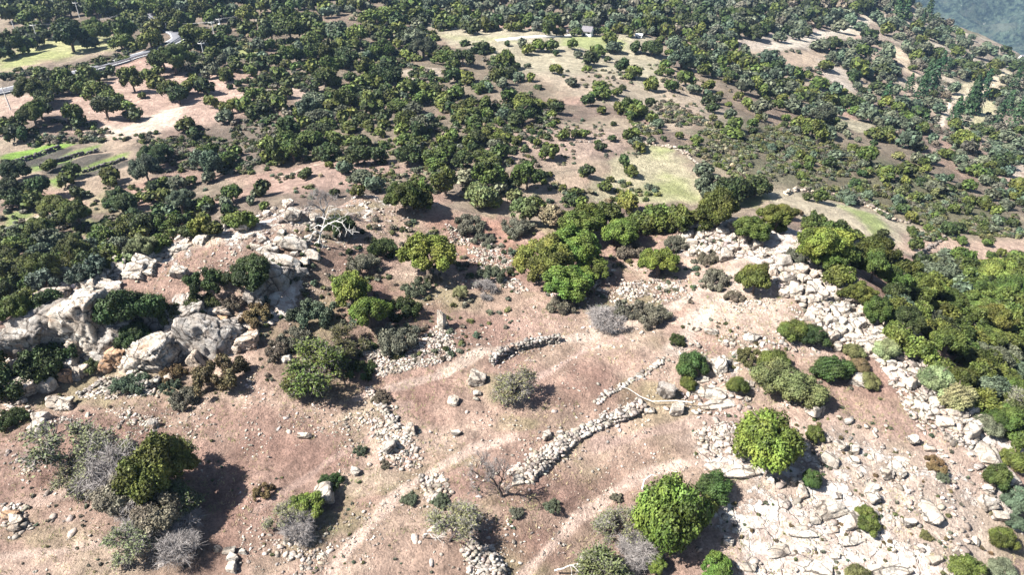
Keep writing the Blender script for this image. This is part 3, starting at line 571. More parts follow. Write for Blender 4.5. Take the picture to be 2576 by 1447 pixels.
T[1652, 0] = '''60 250 120m 350 270 150m 470 300 120d 620 250 150g 650 300 120d 770 160 150y 840 310 80d 920 290 130m 980 360 130y 1010 440 150g 1060 280 110m 1160 310 120m 1290 300 110g 100 420 110g 160 480 120y 270 440 150m 390 450 130m
430 520 70d 600 430 110m 655 530 90g 850 480 150m 780 570 150d 955 580 70d 740 670 90y 1100 640 170d 1220 710 150m 1160 750 80y 1230 460 150d 1400 430 200d 1480 380 120m 430 670 140m 155 640 80g 185 750 120m 60 760 130g
40 640 110d 1400 830 170m 1580 850 130m 600 800 110g 1040 900 100m 1100 860 70d 870 850 160m 900 900 170m 760 980 160d 1180 1010 190m 1250 1080 180m 1050 1050 150m 1370 1010 110d 1180 1130 130m 900 1090 100m 1460 510 90g
1560 510 100m 1690 560 200g 1790 620 170g 1530 620 130m 1500 660 80m 1470 710 80m 1570 710 100m 1620 390 150g 1800 470 140m 1880 520 130m 1740 780 160m 1820 870 130g 1960 830 150m 1930 690 150m 2080 620 170m 2060 540 160g
2130 700 130m 2210 560 170m 2200 670 130g 2330 620 150m 2420 680 160m 2500 750 130g 2330 850 170g 1960 990 130d 1990 1060 120d 2060 940 80m 2340 1000 160m 2480 1050 170g 2500 900 150m 2200 1230 160y 2160 1290 150y
2230 1320 150y 2400 1300 90d 110 1000 220m 240 1020 180m 100 1100 200d 40 1180 160d 400 1010 120m 450 1060 150d 400 1120 110y 410 1230 90m 520 1340 120m 700 1310 120m 620 1320 100m 1230 1300 150m 1160 1340 130m 1010 1220 60d
850 1410 80m 1000 1360 90d 1250 1410 130g 1660 1340 90m 1830 1380 140y 1400 1180 130m 1460 1220 130g 1390 1380 100g 1510 1370 70d 40 1380 120m 250 1410 90m 190 1370 90d'''
T[2475, 0] = '''1200 940 130p 1420 850 110p 1640 840 180p 1520 960 150p 1600 760 120p 2090 960 200p 2160 900 130p 1880 1130 150p 2460 850 130p 2400 1050 140p 2500 1150 150p 2300 1180 130p 1740 650 90p 1810 670 60p 1540 220 80p 1300 100 120p
1600 140 120p 1390 110 90p 290 330 120g 250 240 120g 130 350 120g 390 320 90d 550 420 170g 660 420 150d 740 240 150g 830 200 140g 940 240 110g 1050 90 110d 1140 190 120g 1030 340 150d 1330 230 120g 1700 230 130g 1640 320 130d
1380 430 100g 1540 400 110m 1980 410 90g 1790 290 80d 2120 500 140g 1560 490 170g 1200 500 170g 2240 480 110g 930 660 170m 600 640 130m 1030 720 130g 860 740 140d 1250 680 150g 1450 660 80m 2040 660 160d 1350 1010 160g
1540 1110 160d 1620 1000 130g 1720 1060 120g 1510 1210 150g 1960 1370 190y 2120 1250 100d 2390 1350 140g 2420 780 110g 1400 1380 180g 1650 1370 110g 1300 1060 130m 2300 1340 120m 1990 620 120d 830 540 150g 730 560 130g 1100 840 130d
960 890 60d 130 580 120g 90 730 160g 250 860 150g 340 900 140m 450 920 150m 340 1080 110g 560 1110 190g 640 990 160m 760 1010 160d 880 1090 110m 1010 1130 170g 1190 1210 120g 170 1230 80d 330 1200 150y 460 1270 190y 1090 1310 150m 1210 1350 130m
1340 1210 120g 1430 1160 100m 620 1290 160g 100 1020 140m'''
T[0, 464] = '''1480 110 250d 1440 240 300g 1600 60 200d 2230 120 230m 2080 60 200m 2000 150 200g 2330 60 150m 2110 210 230g 90 220 260d 80 420 280d 150 520 200d 370 420 240d 480 200 150m 700 270 150m 640 350 150m 740 470 160d 310 540 180m
530 590 270y 570 740 160d 760 700 260m 1070 310 180m 1120 370 130m 1180 540 270d 1270 620 120d 1390 520 120m 1620 500 170m 1790 560 250g 1740 740 170d 2290 460 210m 2530 470 110g 2070 640 110g 2380 660 230y 2120 790 170m
1990 830 190y 2280 740 160m 1250 820 220m 1000 880 200m 1530 870 240m 1400 900 180m 370 830 260m 200 860 230d 110 1020 230m 330 1000 200m 240 1180 310m 700 1050 260m 850 1020 220g 1060 1040 200m 1400 1000 250w 1500 1010 180w 1250 1080 170w
1180 1110 180m 940 1230 220b 760 1250 210b 610 1310 180b 440 1370 240b 300 1350 220m 60 1400 150m 1720 880 130m 1650 960 120m 1870 880 140m'''
T[826, 464] = '''100 100 150m 200 70 200m 240 160 130m 360 60 220m 700 40 230d 1000 80 230d 1180 80 230d 1500 80 230d 1780 120 220m 1900 60 200m 2050 140 210d 2350 160 180m 2430 80 180m 1880 240 100m 2260 110 190m 2320 240 120m 490 280 170d
720 210 90y 870 240 150g 1050 290 240g 780 490 100d 60 430 180d 80 600 110m 1160 400 180g 1000 440 130m 1470 490 260m 1600 520 230m 1640 400 200m 1880 380 210m 2080 320 180t 2230 460 230o 2420 430 170t 2330 560 180y 2300 310 220m 2440 330 160m 1700 600 120m'''
T[1652, 464] = '''150 320 200m 60 290 170m 270 290 150d 360 80 180m 500 430 90m 740 260 150d 940 410 130m 1180 260 140m 1110 150 160d 1270 30 130m 880 20 110d 1900 250 180g 1960 400 200g 2200 440 240d 2440 380 200d 600 540 150d 640 480 130m 690 570 160m
40 500 180o 130 600 200o 240 610 170m 380 620 210t 520 720 150o 950 610 220m 1150 560 190y 1300 650 240m 1480 640 220m 1380 740 220m 1680 680 220m 1620 770 170m 2060 640 290m 1850 720 200m 1960 610 150m 1560 830 100d 750 740 260A 640 820 200A 1110 860 250A 1020 700 150y'''
T[2475, 464] = '''110 680 260m 240 690 140g 320 670 80r 480 760 200m 700 850 210m 880 900 170m 620 860 200y 430 930 170A 560 1010 280A 600 1110 280A 680 970 180A 1080 1080 310m 1180 1000 170m 1350 1230 330m 1240 1330 260m 1170 880 110d 1220 710 80g 1440 850 90m
1480 1000 130e 1770 1090 130g 1940 950 90m 2200 980 80m 2230 1090 80m 2320 1085 80m 1960 1110 210m 1650 1160 180o 1610 820 80m 1790 840 130d 2500 1110 130m 1560 1400 280y 1800 1260 230g 2040 1230 200m 2300 1300 300y 2460 1250 200m 1700 1400 230m
2100 1400 280m 2420 1420 250m 410 520 90d 530 520 140m 820 540 130g 1010 510 110g 1290 570 120g 1350 640 140d 1370 360 100y 1540 360 110d 950 200 90g 870 380 120d 800 500 150g 1180 290 160m 620 190 120d 700 90 150g 1000 100 190m 1380 250 160m
1650 130 140g 1790 90 120m 1500 130 110g 2300 90 170g 2380 160 140d 2310 260 90d 2410 270 100b 1700 420 170g 1830 450 100d 2000 640 110d 2160 580 140m 2290 660 110m 2380 590 130g 2440 780 110d 1090 590 70g 1700 620 120d 1430 720 120m 2500 400 150m 2020 400 130m 2250 500 120g'''
T[2475, 928] = '''1270 250 220m 1420 330 260d 1530 200 200m 1620 460 170m 1500 90 230m 1740 230 230m 1830 90 260m 1400 60 160y 2100 150 280y 2250 300 260y 2050 330 200m 2420 200 240m 2200 470 260m 2130 580 180m 2420 430 200y 2060 700 260m 2130 830 220m
2410 650 200g 2330 850 240m 2450 980 260m 1880 640 140d 2350 1100 200m 2480 1250 200d'''
BIG = [(2112,688,62,'m'),(2160,730,66,'y'),(2212,785,66,'m'),(2262,835,60,'m'),(2312,878,60,'y'),(2366,905,60,'m'),(2425,950,64,'m'),(2480,1000,60,'m'),(2535,1050,64,'m'),(2580,1100,60,'m')]
for (ox, oy), s in T.items():
    v = s.split()
    for i in range(0, len(v), 3):
        BIG.append(((ox + float(v[i]) / 3.078) * .77943, (oy + float(v[i + 1]) / 3.078) * .77943, float(v[i + 2][:-1]) / 3.078 * .77943, v[i + 2][-1]))
# woods too dense to list one by one
CLEAR = [[(1840,100),(2080,68),(2060,120),(1900,132)],[(1930,130),(2080,130),(2080,168),(1960,165)],[(2080,60),(2190,40),(2170,85),(2110,105)],[(2230,100),(2275,120),(2315,190),(2290,195),(2250,150)],[(2400,230),(2440,195),(2555,172),(2555,205),(2420,252)],[(2355,320),(2370,280),(2390,250),(2402,256),(2388,290),(2378,322)],
 [(2060,270),(2200,305),(2260,350),(2150,330)],[(2060,150),(2130,170),(2150,230),(2110,225),(2070,195)],[(2545,420),(2576,410),(2576,480),(2550,475)],[(2260,190),(2330,215),(2310,235),(2250,215)],[(2470,255),(2500,250),(2470,310),(2450,320)]]
def fill(poly_, n, w0, w1, tones, seed, gap=.62):
    r = random.Random(seed); xs = [a for a, b in poly_]; ys = [b for a, b in poly_]; out = []
    pa = np.array(poly_, float)
    for _ in range(n * 30):
        if len(out) >= n: break
        x, y = r.uniform(min(xs), max(xs)), r.uniform(min(ys), max(ys)); ww = r.uniform(w0, w1)
        if inpoly(np.array([x]), np.array([y]), poly_)[0] < 0 or any(inpoly(np.array([x]), np.array([y]), q_)[0] > -3 for q_ in CLEAR): continue
        if any(math.hypot(x - a, (y - b) * 1.5) < (ww + c) * .5 * gap for a, b, c, _ in out + BIG): continue
        out.append((x, y, ww, r.choice(tones)))
    return out
FILL = []
for a in [([(1000,-40),(2300,-40),(2130,35),(2060,60),(1850,85),(1650,80),(1500,58),(1250,72),(1050,60)], 260, 26, 46, 'ggddmgk', 1),
 ([(-30,-40),(1050,-40),(1050,30),(0,15)], 90, 34, 56, 'mmdg', 2),
 ([(2100,-40),(2290,-10),(2400,60),(2500,105),(2620,160),(2620,260),(2400,180),(2200,70)], 80, 16, 34, 'gdgkm', 3),
 ([(1930,90),(2300,100),(2620,260),(2620,560),(2300,330),(2100,200)], 105, 18, 34, 'ggdmkg', 4),
 ([(1780,190),(1960,200),(2300,350),(2620,540),(2620,600),(2400,570),(2150,480),(1950,420),(1780,300)], 85, 14, 30, 'gmdogm', 5),
 ([(1640,90),(1850,90),(2100,220),(2300,320),(2150,330),(1900,230),(1700,150)], 80, 24, 44, 'ggmd', 6),
 ([(0,590),(170,585),(240,600),(300,560),(520,540),(320,640),(150,720),(30,780),(-30,800)], 40, 50, 78, 'mdmg', 7),
 ([(250,510),(480,430),(620,470),(640,520),(450,580),(330,590)], 16, 28, 46, 'mdg', 8),
 ([(650,150),(1000,190),(1300,280),(1350,400),(1100,420),(750,330),(620,260)], 20, 24, 40, 'mdmg', 9),
 ([(2200,640),(2620,680),(2620,1050),(2480,960),(2350,850),(2250,760)], 110, 36, 64, 'mmmgd', 10),
 ([(2430,880),(2620,950),(2700,1100),(2560,1080)], 20, 44, 70, 'mg', 11),
 ([(2090,610),(2170,660),(2270,770),(2380,870),(2480,970),(2600,1090),(2640,1040),(2500,880),(2350,760),(2200,640)], 34, 46, 74, 'myg', 12)]:
    FILL += fill(*a)
ALL = BIG + FILL
# which stand as individuals: the widest 295 in view; the rest form the distant wood
hill_w = [i for i, a in enumerate(ALL)]
order = sorted(hill_w, key=lambda i: -ALL[i][2]); IND = set(order[:292])
rest = []
for i, (px, py, ww, tn) in enumerate(ALL):
    if i in IND:
        g = 'pines on the far slope' if tn == 'p' else 'oaks of the valley and slopes'
        if tn == 'p': tree(px, py, ww, tn, 'pine', hc=.7, name='pine_tree', noun='pine', group=g)
        else: tree(px, py + ww * .04, ww * (1.5 if 960 < px < 2000 and 425 < py < 610 else 1.1 if px < 650 else 1.16), tn, 'near' if ww > 62 else 'mid', group=g)
    else: rest.append((px, py, ww * 1.12, tn))
def merge(items, tpls, name, label, cat, seed, hc=.4):
    r = np.random.default_rng(seed); Vs, Fq, Ft, Cs, Va, o = [], [], [], [], [], 0
    for px, py, ww, tn in items:
        x, y, z, W_, t = place(px, py, ww, hc); V, F, v = tpls['pine' if tn == 'p' else 'oak'][r.integers(0, 3)]
        a = r.uniform(0, 6.28); ca, sa = math.cos(a), math.sin(a); Z = r.uniform(.8, 1.15)
        X = np.stack([(V[:, 0] * ca - V[:, 1] * sa) * W_ + x, (V[:, 0] * sa + V[:, 1] * ca) * W_ + y, V[:, 2] * W_ * Z + z - .05 * W_], -1)
        Fs = F if isinstance(F, list) else [F]
        for f in Fs: (Fq if f.shape[1] == 4 else Ft).append(f + o)
        o += len(V); Vs.append(X); Cs.append(np.tile(np.array(tone(tn)[:3]), (len(V), 1))); Va.append(v)
    me = mesh_np(name, np.concatenate(Vs), [np.concatenate(f) for f in (Fq, Ft) if f], M['leafs'], np.concatenate(Cs), val=np.concatenate(Va))
    return tag(add(name, me), label, cat, kind='stuff')
tp = {'oak': [crown_np(300 + i, 420, .066, h=.78, base=.03, nclump=10 + 2 * i, cr=.19, spread=.33) for i in range(3)], 'pine': [pine_np(310 + i, 380) for i in range(3)]}
merge(rest, tp, 'distant_woodland', 'dense evergreen woodland of small grey-green crowns covering the far slopes', 'woodland', 3)
# low scrub: nobody could count it
def scrub(poly_, n, w0, w1, tones, seed): return [(x, y, ww, t) for x, y, ww, t in fill2(poly_, n, w0, w1, tones, seed)]
def fill2(poly_, n, w0, w1, tones, seed):
    r = np.random.default_rng(seed); pa = np.array(poly_, float); out = []
    x = r.uniform(pa[:, 0].min(), pa[:, 0].max(), n * 6); y = r.uniform(pa[:, 1].min(), pa[:, 1].max(), n * 6); k = inpoly(x, y, poly_) > 0
    k &= r.uniform(0, 1, len(x)) < sstep(.38, .55, fbm(x / 60, y / 30, seed, 3))
    for q_ in CLEAR: k &= inpoly(x, y, q_) < 0
    x, y = x[k][:n], y[k][:n]
    return [(a, b, r.uniform(w0, w1), tones[r.integers(0, len(tones))]) for a, b in zip(x, y)]
lowt = {'oak': [crown_np(330 + i, 110, .1, h=.5, base=-.05, nclump=6, cr=.22, spread=.32) for i in range(3)]}
S = []
for a in [([(330,340),(640,290),(760,330),(660,440),(420,430)], 420, 8, 20, 'kodkm', 20), ([(450,150),(1050,40),(1250,130),(1420,260),(1350,430),(1000,410),(700,400),(640,260)], 1100, 12, 28, 'dmkdo', 40), ([(0,600),(560,490),(480,560),(0,760)], 260, 14, 34, 'dmk', 41), ([(1450,0),(2250,-10),(2000,110),(1650,90)], 500, 8, 18, 'gkdg', 42), ([(0,300),(230,300),(330,350),(60,370)], 120, 8, 18, 'kogm', 21),
 ([(0,175),(150,170),(400,110),(400,128),(240,168),(0,215)], 160, 8, 18, 'kodm', 22), ([(1560,270),(1700,260),(1900,360),(2050,480),(1900,480),(1780,400),(1600,330)], 500, 8, 20, 'kokmt', 23),
 ([(1700,330),(1950,310),(2300,430),(2620,570),(2560,600),(2300,560),(2050,490),(1800,400)], 1700, 8, 18, 'ooogkok', 24), ([(1880,130),(2250,100),(2620,250),(2620,440),(2300,380),(2000,250)], 900, 6, 16, 'ggkkg', 25),
 ([(1200,300),(1500,300),(1640,350),(1600,400),(1300,430),(1200,380)], 200, 6, 13, 'kogt', 26), ([(680,440),(900,400),(1150,430),(1000,480),(760,510)], 160, 6, 16, 'kogt', 27),
 ([(640,140),(900,190),(1300,260),(1350,400),(1000,400),(700,320)], 380, 8, 16, 'kogm', 28), ([(1400,180),(1680,150),(1900,250),(1700,300),(1450,240)], 160, 6, 13, 'ogkt', 29),
 ([(2250,560),(2500,590),(2500,610),(2280,600)], 60, 8, 18, 'ogm', 30), ([(0,480),(330,470),(600,460),(500,560),(0,700)], 200, 8, 20, 'mogk', 31), ([(300,10),(1100,10),(1100,150),(500,200),(300,120)], 260, 9, 20, 'mogt', 32),
 ([(2200,700),(2576,700),(2620,1100),(2450,950)], 200, 14, 30, 'mog', 33), ([(620,620),(850,540),(1350,580),(1400,760),(1150,900),(650,960)], 420, 6, 22, 'kogkd', 50), ([(1450,640),(1850,600),(1850,760),(1500,780)], 120, 6, 18, 'kog', 51), ([(0,1000),(560,960),(700,1200),(1300,1230),(1300,1447),(0,1447)], 170, 4, 11, 'gkok', 52), ([(1700,800),(2150,760),(2560,1150),(2560,1447),(1850,1447),(1700,1000)], 230, 5, 13, 'gkor', 53), ([(900,420),(1500,440),(1700,480),(1500,540),(1000,470)], 160, 10, 24, 'mogt', 34)]: S += fill2(*a)
merge(S, lowt, 'scrub', 'low dull green and brown scrub covering the slopes between the trees', 'scrub', 4, hc=.2)
# ------------------------------------------------------------------ rocks
def block_np(seed):
    """a large jointed block: flat faces, ledges along its joints"""
    v, F = rock_np(seed, 5, 4, .05, 120.); r = np.random.default_rng(seed); ax = unit(r, 1)[0] * [.35, .35, 1]; ax /= np.linalg.norm(ax); bx = unit(r, 1)[0] * [1, 1, .2]; bx /= np.linalg.norm(bx)
    w_ = (fbm(v[:, 0] * 2 + 20, v[:, 1] * 2 + v[:, 2] + 20, seed, 3) - .5)
    for q_, f, k_ in ((ax, 3.1, .13), (bx, 2.1, .1)):
        s = v @ q_ * f + w_ * 1.1 + seed; fr = s - np.floor(s); lv = (np.floor(s).astype(int) * 7919 % 13) / 13. - .5
        v = v * (1 + lv * k_ - .16 * np.clip(1 - np.minimum(fr, 1 - fr) / .05, 0, 1))[:, None]
    return v, F
def rock_np(seed, sub, planes=11, rough_=.05, round_=46.):
    """an angular boulder: cut by random planes, edges worn, surface rough"""
    r = np.random.default_rng(seed); d, F = ico(sub); n = unit(r, planes); bx = np.vstack([np.eye(3), -np.eye(3)]) + r.normal(0, .17, (6, 3)); bx /= np.linalg.norm(bx, axis=1, keepdims=True); n = np.vstack([n, bx]); h = np.r_[r.uniform(.66, 1.05, planes), r.uniform(.58, .95, 6)]
    q = np.maximum(d @ n.T, .04) / h; rad = 1 / (np.sum(q ** round_, 1) ** (1 / round_)); rad = np.minimum(rad, 1.4)
    v = d * rad[:, None]
    if sub > 2:
        a = fbm(v[:, 0] * 2 + 40, v[:, 1] * 2 + v[:, 2] * 1.3 + 40, seed, 5) - .5; b = fbm(v[:, 2] * 5 + 40, v[:, 0] * 5 - v[:, 1] * 3 + 40, seed + 3, 3) - .5
        g_ = np.abs(fbm(v[:, 0] * 1.6 + 9, v[:, 1] * 1.6 - v[:, 2] + 9, seed + 9, 2) - .5); v = v * (1 + a * rough_ * 4 + b * rough_ * 2.6 - .13 * np.clip(1 - g_ / .025, 0, 1))[:, None]
    else: v = v * (1 + r.uniform(-rough_, rough_, (len(v), 1)))
    return v, F
BLOCKS = [mesh_np('outcrop_block', *block_np(500 + i), M['rock']) for i in range(7)]
def smooth_auto(me): 
    me.polygons.foreach_set('use_smooth', np.ones(len(me.polygons), bool)); return me
ROCKS = [mesh_np('boulder', *rock_np(400 + i, 4, 5 + i % 6, .06, 90.), M['rock']) for i in range(18)]
SLABS = [mesh_np('rock_slab', *rock_np(430 + i, 4, 7, .07, 12.), M['rock']) for i in range(4)]
PALE, WARM, GREY, ORNG = (.68,.64,.58,1), (.68,.60,.52,1), (.46,.44,.42,1), (.6,.40,.26,1)
EXTRA = []
def boulder(px, py, wpx, hpx=None, col=PALE, sz=.75, sink=.25, label=None, noun='boulder', name='boulder', tilt=.25, group='boulders strewn over the hilltop', rz=None, dz=0, mesh=None):
    x, y, z, t = at(px, py + wpx * .12, 0)[0]; W_ = wpx * t / FPX; hp = hpx or wpx * .8
    if name == 'boulder' and label is None and wpx < 21.5: EXTRA.append((x, y, z + W_ * .1, W_)); return
    dep = math.asin((CAMZ - z) / t)
    Dy = max(W_ * .45, min(hp * t / FPX / (math.sin(dep) + sz * .45), W_ * 3)); H = sz * min(W_, Dy) * .62
    o = add(name, mesh or rnd.choice(ROCKS), None, (x, y, z + H * (1 - 2 * sink) + dz), (rnd.uniform(-tilt, tilt), rnd.uniform(-tilt, tilt), rnd.uniform(-.3, .3) if rz is None else rz), (W_ / 1.8, Dy / 1.8, H))
    f = rnd.uniform(.86, 1.12); o.color = (min(col[0] * f, .76), min(col[1] * f, .72), min(col[2] * f, .66), 1)
    tag(o, label, 'rock', group)
    if label is None:
        sz_ = 'very large' if W_ > 3 else 'large' if W_ > 1.7 else 'medium' if W_ > .95 else 'small'; sh = 'upright' if hp > wpx * 1.35 else 'flat-topped' if hp < wpx * .55 else 'blocky'
        LAB.append((o, px, py, sz_ + ' ' + ('orange-stained' if col is ORNG else 'grey' if col is GREY else 'pale') + ' ' + sh, noun))
    return o
# the cliff on the left: big joined faces
for px, py, wp, hp, c, s, dz in [(218,822,100,112,PALE,1.5,-.6),(110,818,120,70,GREY,1.2,-.5),(140,782,110,34,PALE,.6,0),(137,757,62,38,WARM,.8,.3),(223,760,52,32,PALE,.7,.3),(370,900,116,84,PALE,1.3,-.4),(443,862,58,110,GREY,1.4,-.4),(527,850,132,92,GREY,1.3,-.4),
 (532,782,84,34,WARM,.7,.2),(622,862,52,44,WARM,.9,0),(304,898,48,50,ORNG,1.,0),(300,850,90,80,GREY,1.4,-.7),(470,800,80,60,GREY,1.1,-.4),(400,800,90,60,GREY,1.1,-.5),(60,850,90,70,GREY,1.2,-.7),(177,915,42,36,PALE,.9,0),(167,948,32,36,ORNG,1.,0),(205,938,26,42,PALE,1.2,0),
 (63,976,64,40,WARM,.9,0),(20,990,30,26,ORNG,.9,0),(137,1014,30,30,PALE,.8,0),(163,1018,44,30,PALE,.8,0),(111,1055,34,34,PALE,.9,0),(94,1078,44,28,PALE,.8,0),(25,1068,20,20,PALE,.9,0),(387,1070,24,26,GREY,.9,0),(258,900,40,30,GREY,.9,0),(690,690,80,60,GREY,1.1,-.5),(640,740,70,50,GREY,1.,-.5)]:
    boulder(px, py, wp, hp, c, s, .3, dz=dz, tilt=.12, mesh=rnd.choice(BLOCKS) if wp > 40 else None, group='outcrop blocks of the left cliff')
# crest stones of the left ridge, cairns, ridge and plateau boulders
for s_, c in (('''294 676 58 34,253 698 53 30,344 678 48 26,334 645 50 26,390 622 33 24,367 660 70 22,228 716 50 24,165 721 22 16,185 720 20 16,450 686 43 30,612 564 46 32,205 735 50 18,310 660 40 18,420 612 30 14,450 600 26 12,500 585 22 10,540 575 20 10,270 715 34 14,
 730 513 26 20,740 544 38 36,791 549 22 26,788 566 20 20,776 562 14 16,674 540 24 18,694 541 16 12,661 605 26 14,689 632 26 20,745 617 66 36,727 665 76 36,768 660 22 26,705 556 20 12,650 545 18 12,690 525 18 10,712 530 16 12,
 1733 592 32 26,1708 594 16 22,1743 571 40 24,1784 564 30 16,1814 559 24 14,1819 582 34 20,1781 683 18 14,1860 560 22 14,1840 600 22 18,699 880 30 18,725 905 26 26,1201 956 46 44,1142 1012 32 34,1201 991 24 18,1198 1003 18 12,1175 1037 12 22,
 1809 924 48 44,1703 1030 34 34,1634 1032 28 18,1676 1027 18 18,1751 1038 14 14,1789 832 38 15,1756 830 14 12,1834 908 18 18,1895 852 36 26,1857 885 38 16,1928 885 20 16,1396 1034 14 12,1771 1065 14 16,1700 979 14 18,
 2164 959 48 32,2048 1030 46 44,2131 1060 20 32,2110 1048 13 16,2352 1017 30 28,2390 1019 40 36,2405 1042 38 32,2455 1017 26 30,2455 1070 42 30,2119 779 48 30,2000 736 40 30,2040 733 34 26,2093 733 38 22,2144 746 66 34,2081 804 24 26,2205 802 28 32,2205 835 32 26,
 2116 832 24 26,2106 873 22 30,2172 870 20 18,2035 799 26 18,2195 1225 36 22,2190 1250 30 46,2086 1283 74 42,2144 1316 36 34,2050 1308 28 20,2283 1316 34 22,2311 1321 16 18,1962 1222 21 60,1937 1209 22 22,2005 1212 34 20,2017 1242 22 32,2023 1121 30 22,2086 1159 46 34,
 2116 1123 26 26,2149 1133 26 22,2187 1149 15 36,2261 1187 28 48,2228 1192 32 28,2106 1250 22 20,2369 1252 12 24,2453 1361 20 16,2511 1298 36 24,2481 1270 34 30,2486 1232 26 20,2463 1174 20 16,2296 1108 24 26,2334 1128 32 16,2147 1159 22 18,2420 1335 12 10,
 816 1245 60 60,897 1189 24 26,1150 1090 28 20,1033 1083 28 32,720 1394 16 14,738 1394 16 12,698 1395 14 14,757 1396 14 12,730 1406 14 10,1044 1356 20 14,1057 1366 10 14,668 1393 13 14,319 1419 17 17,183 1341 19 17,134 1300 17 14,177 1306 18 12,580 1384 30 20,585 1404 28 26,585 1430 28 26,549 1381 20 12,612 1390 22 10,
 20 1138 12 10,119 1241 13 12,1829 1361 28 28,1758 1381 15 20,1819 1272 22 30,1822 1300 20 26,1847 1318 12 38,1660 1191 8 22,1374 1095 24 26,1330 1174 18 18,1308 1184 22 16,1303 1212 30 24,1870 1146 20 14,1848 1143 10 26,1293 1363 12 16,1560 1083 8 8,1452 1100 20 14,1410 1090 24 14,
 1290 1412 10 8,880 1050 10 8,882 1042 9 8,720 1052 12 9,728 1087 12 10,700 1080 10 8,930 1170 16 10,1010 1180 12 9,1310 950 10 8,1500 1440 14 10,1085 1415 14 10,1170 1500 14 10,2247 1386 12 16,2100 1400 26 18,2200 1430 30 20,2350 1410 30 22,2410 1400 30 24''', PALE),
 ('1675 987 44 44,998 1050 16 20,780 560 12 12,60 1010 22 14,385 1085 16 14', GREY), ('560 800 34 18,640 830 24 14,30 1295 34 20', ORNG), ('770 1095 40 11,45 1310 30 24,38 1330 24 16,60 1320 18 20', WARM)):
    for e in s_.split(','):
        v = [float(a) for a in e.split()]; boulder(*v, c)
boulder(980, 1128, 32, 50, GREY, .9, .25, rz=-.5); boulder(1112, 822, 22, 46, PALE, 2.6, .15, label='tall upright standing stone above the rubble wall', tilt=.05)
for px, py, wp, hp in [(1794,976,100,34),(1809,1004,104,15),(1760,950,60,18),(1860,1170,110,22),(1800,1165,60,12),(1880,960,50,16),(2270,1150,40,14),(2350,1160,50,16),(2020,1330,70,30),(2060,1420,90,40),(2240,1420,100,36),(1960,1380,60,40),(2330,1270,50,80),(2480,1130,60,50),(2520,1180,50,60),(1880,1420,50,30),(2140,1350,60,30)]:
    boulder(px, py, wp, hp, PALE, .5, .62, noun='bedrock slab', name='rock_slab', mesh=rnd.choice(SLABS), tilt=.06, group='flat bedrock slabs')
# pale crest rock of the left ridge
CREST = [(0,850),(60,795),(165,735),(260,685),(340,645),(480,592),(560,572),(560,586),(480,612),(400,650),(330,692),(250,735),(180,770),(60,850)]
for px, py, wp, _ in sorted(fill(CREST, 60, 22, 62, 'x', 78, .62), key=lambda a: -a[2]): boulder(px, py, wp, wp * rnd.uniform(.35, .55), PALE, rnd.uniform(.5, .9), .45, group='pale rock of the left crest', tilt=.12, mesh=rnd.choice(BLOCKS))
for px, py, wp, _ in fill([(620,590),(780,580),(790,690),(700,700),(640,650)], 22, 20, 44, 'x', 79, .6): boulder(px, py, wp, wp * .6, rnd.choice([PALE, GREY]), .8, .4, group='pale rock of the left crest')
for px, py, wp, _ in fill([(180,870),(600,800),(620,880),(420,960),(230,950),(0,1000),(0,940)], 34, 18, 48, 'x', 80, .55): boulder(px, py, wp, wp * .8, rnd.choice([PALE, WARM, GREY, ORNG]), 1., .3, group='blocks at the cliff foot')
# the boulder ridge on the right
RIDGE = [(1695,580),(1830,555),(1960,640),(2010,680),(2125,680),(2225,790),(2330,885),(2440,985),(2500,1060),(2440,1110),(2350,1060),(2240,960),(2190,880),(2080,850),(2030,790),(1970,740),(1900,640),(1760,660)]
rb = [a for a in fill(RIDGE, 330, 12, 36, 'x', 77, .92)]
rb = sorted(rb, key=lambda a: -a[2])[:118]
for px, py, wp, _ in rb: boulder(px, py, wp, wp * rnd.uniform(.6, .95), rnd.choice([PALE, PALE, WARM]), rnd.uniform(.6, 1.05), .2, group='boulders of the right ridge')
# ------------------------------------------------------------------ loose stones nobody could count
ST = [rock_np(460 + i, 1, 5, .1, 30.) for i in range(10)]
def stones(xyz, size, col, seed, squash=.7):
    r = np.random.default_rng(seed); n = len(xyz); Vs, Fs, Cs, o = [], [], [], 0; which = r.integers(0, 10, n)
    for k_ in range(10):
        i = np.where(which == k_)[0]
        if not len(i): continue
        V, F = ST[k_]; a = r.uniform(0, 6.28, len(i)); ca, sa = np.cos(a)[:, None], np.sin(a)[:, None]; s = size[i][:, None] * .5; sx = r.uniform(.8, 1.9, (len(i), 1)); tl = r.uniform(-.5, .5, (len(i), 1))
        x, y, z = V[None, :, 0] * s * sx, V[None, :, 1] * s, V[None, :, 2] * s * squash
        x, z = x * np.cos(tl) - z * np.sin(tl), x * np.sin(tl) + z * np.cos(tl)
        X = np.stack([x * ca - y * sa + xyz[i, 0:1], x * sa + y * ca + xyz[i, 1:2], z + xyz[i, 2:3]], -1).reshape(-1, 3)
        Vs.append(X); Fs.append((F[None] + (np.arange(len(i)) * len(V))[:, None, None]).reshape(-1, 3) + o); o += len(X); Cs.append(np.repeat(col[i], len(V), 0))
    return np.concatenate(Vs), np.concatenate(Fs), np.concatenate(Cs)
def scatter(poly_, n, s0, s1, seed, clump=0.):
    w_ = np.array(wline(poly_)); r = np.random.default_rng(seed); x = r.uniform(w_[:, 0].min(), w_[:, 0].max(), n * 6); y = r.uniform(w_[:, 1].min(), w_[:, 1].max(), n * 6); k_ = inpoly(x, y, [tuple(a) for a in w_]) > 0
    if clump: k_ &= fbm(x / 2.6, y / 2.6, seed, 3) > clump
    x, y = x[k_][:n], y[k_][:n]; s = s0 * (s1 / s0) ** (r.uniform(0, 1, len(x)) ** 2.2); return np.stack([x, y, height(x, y) + s * .12], -1), s
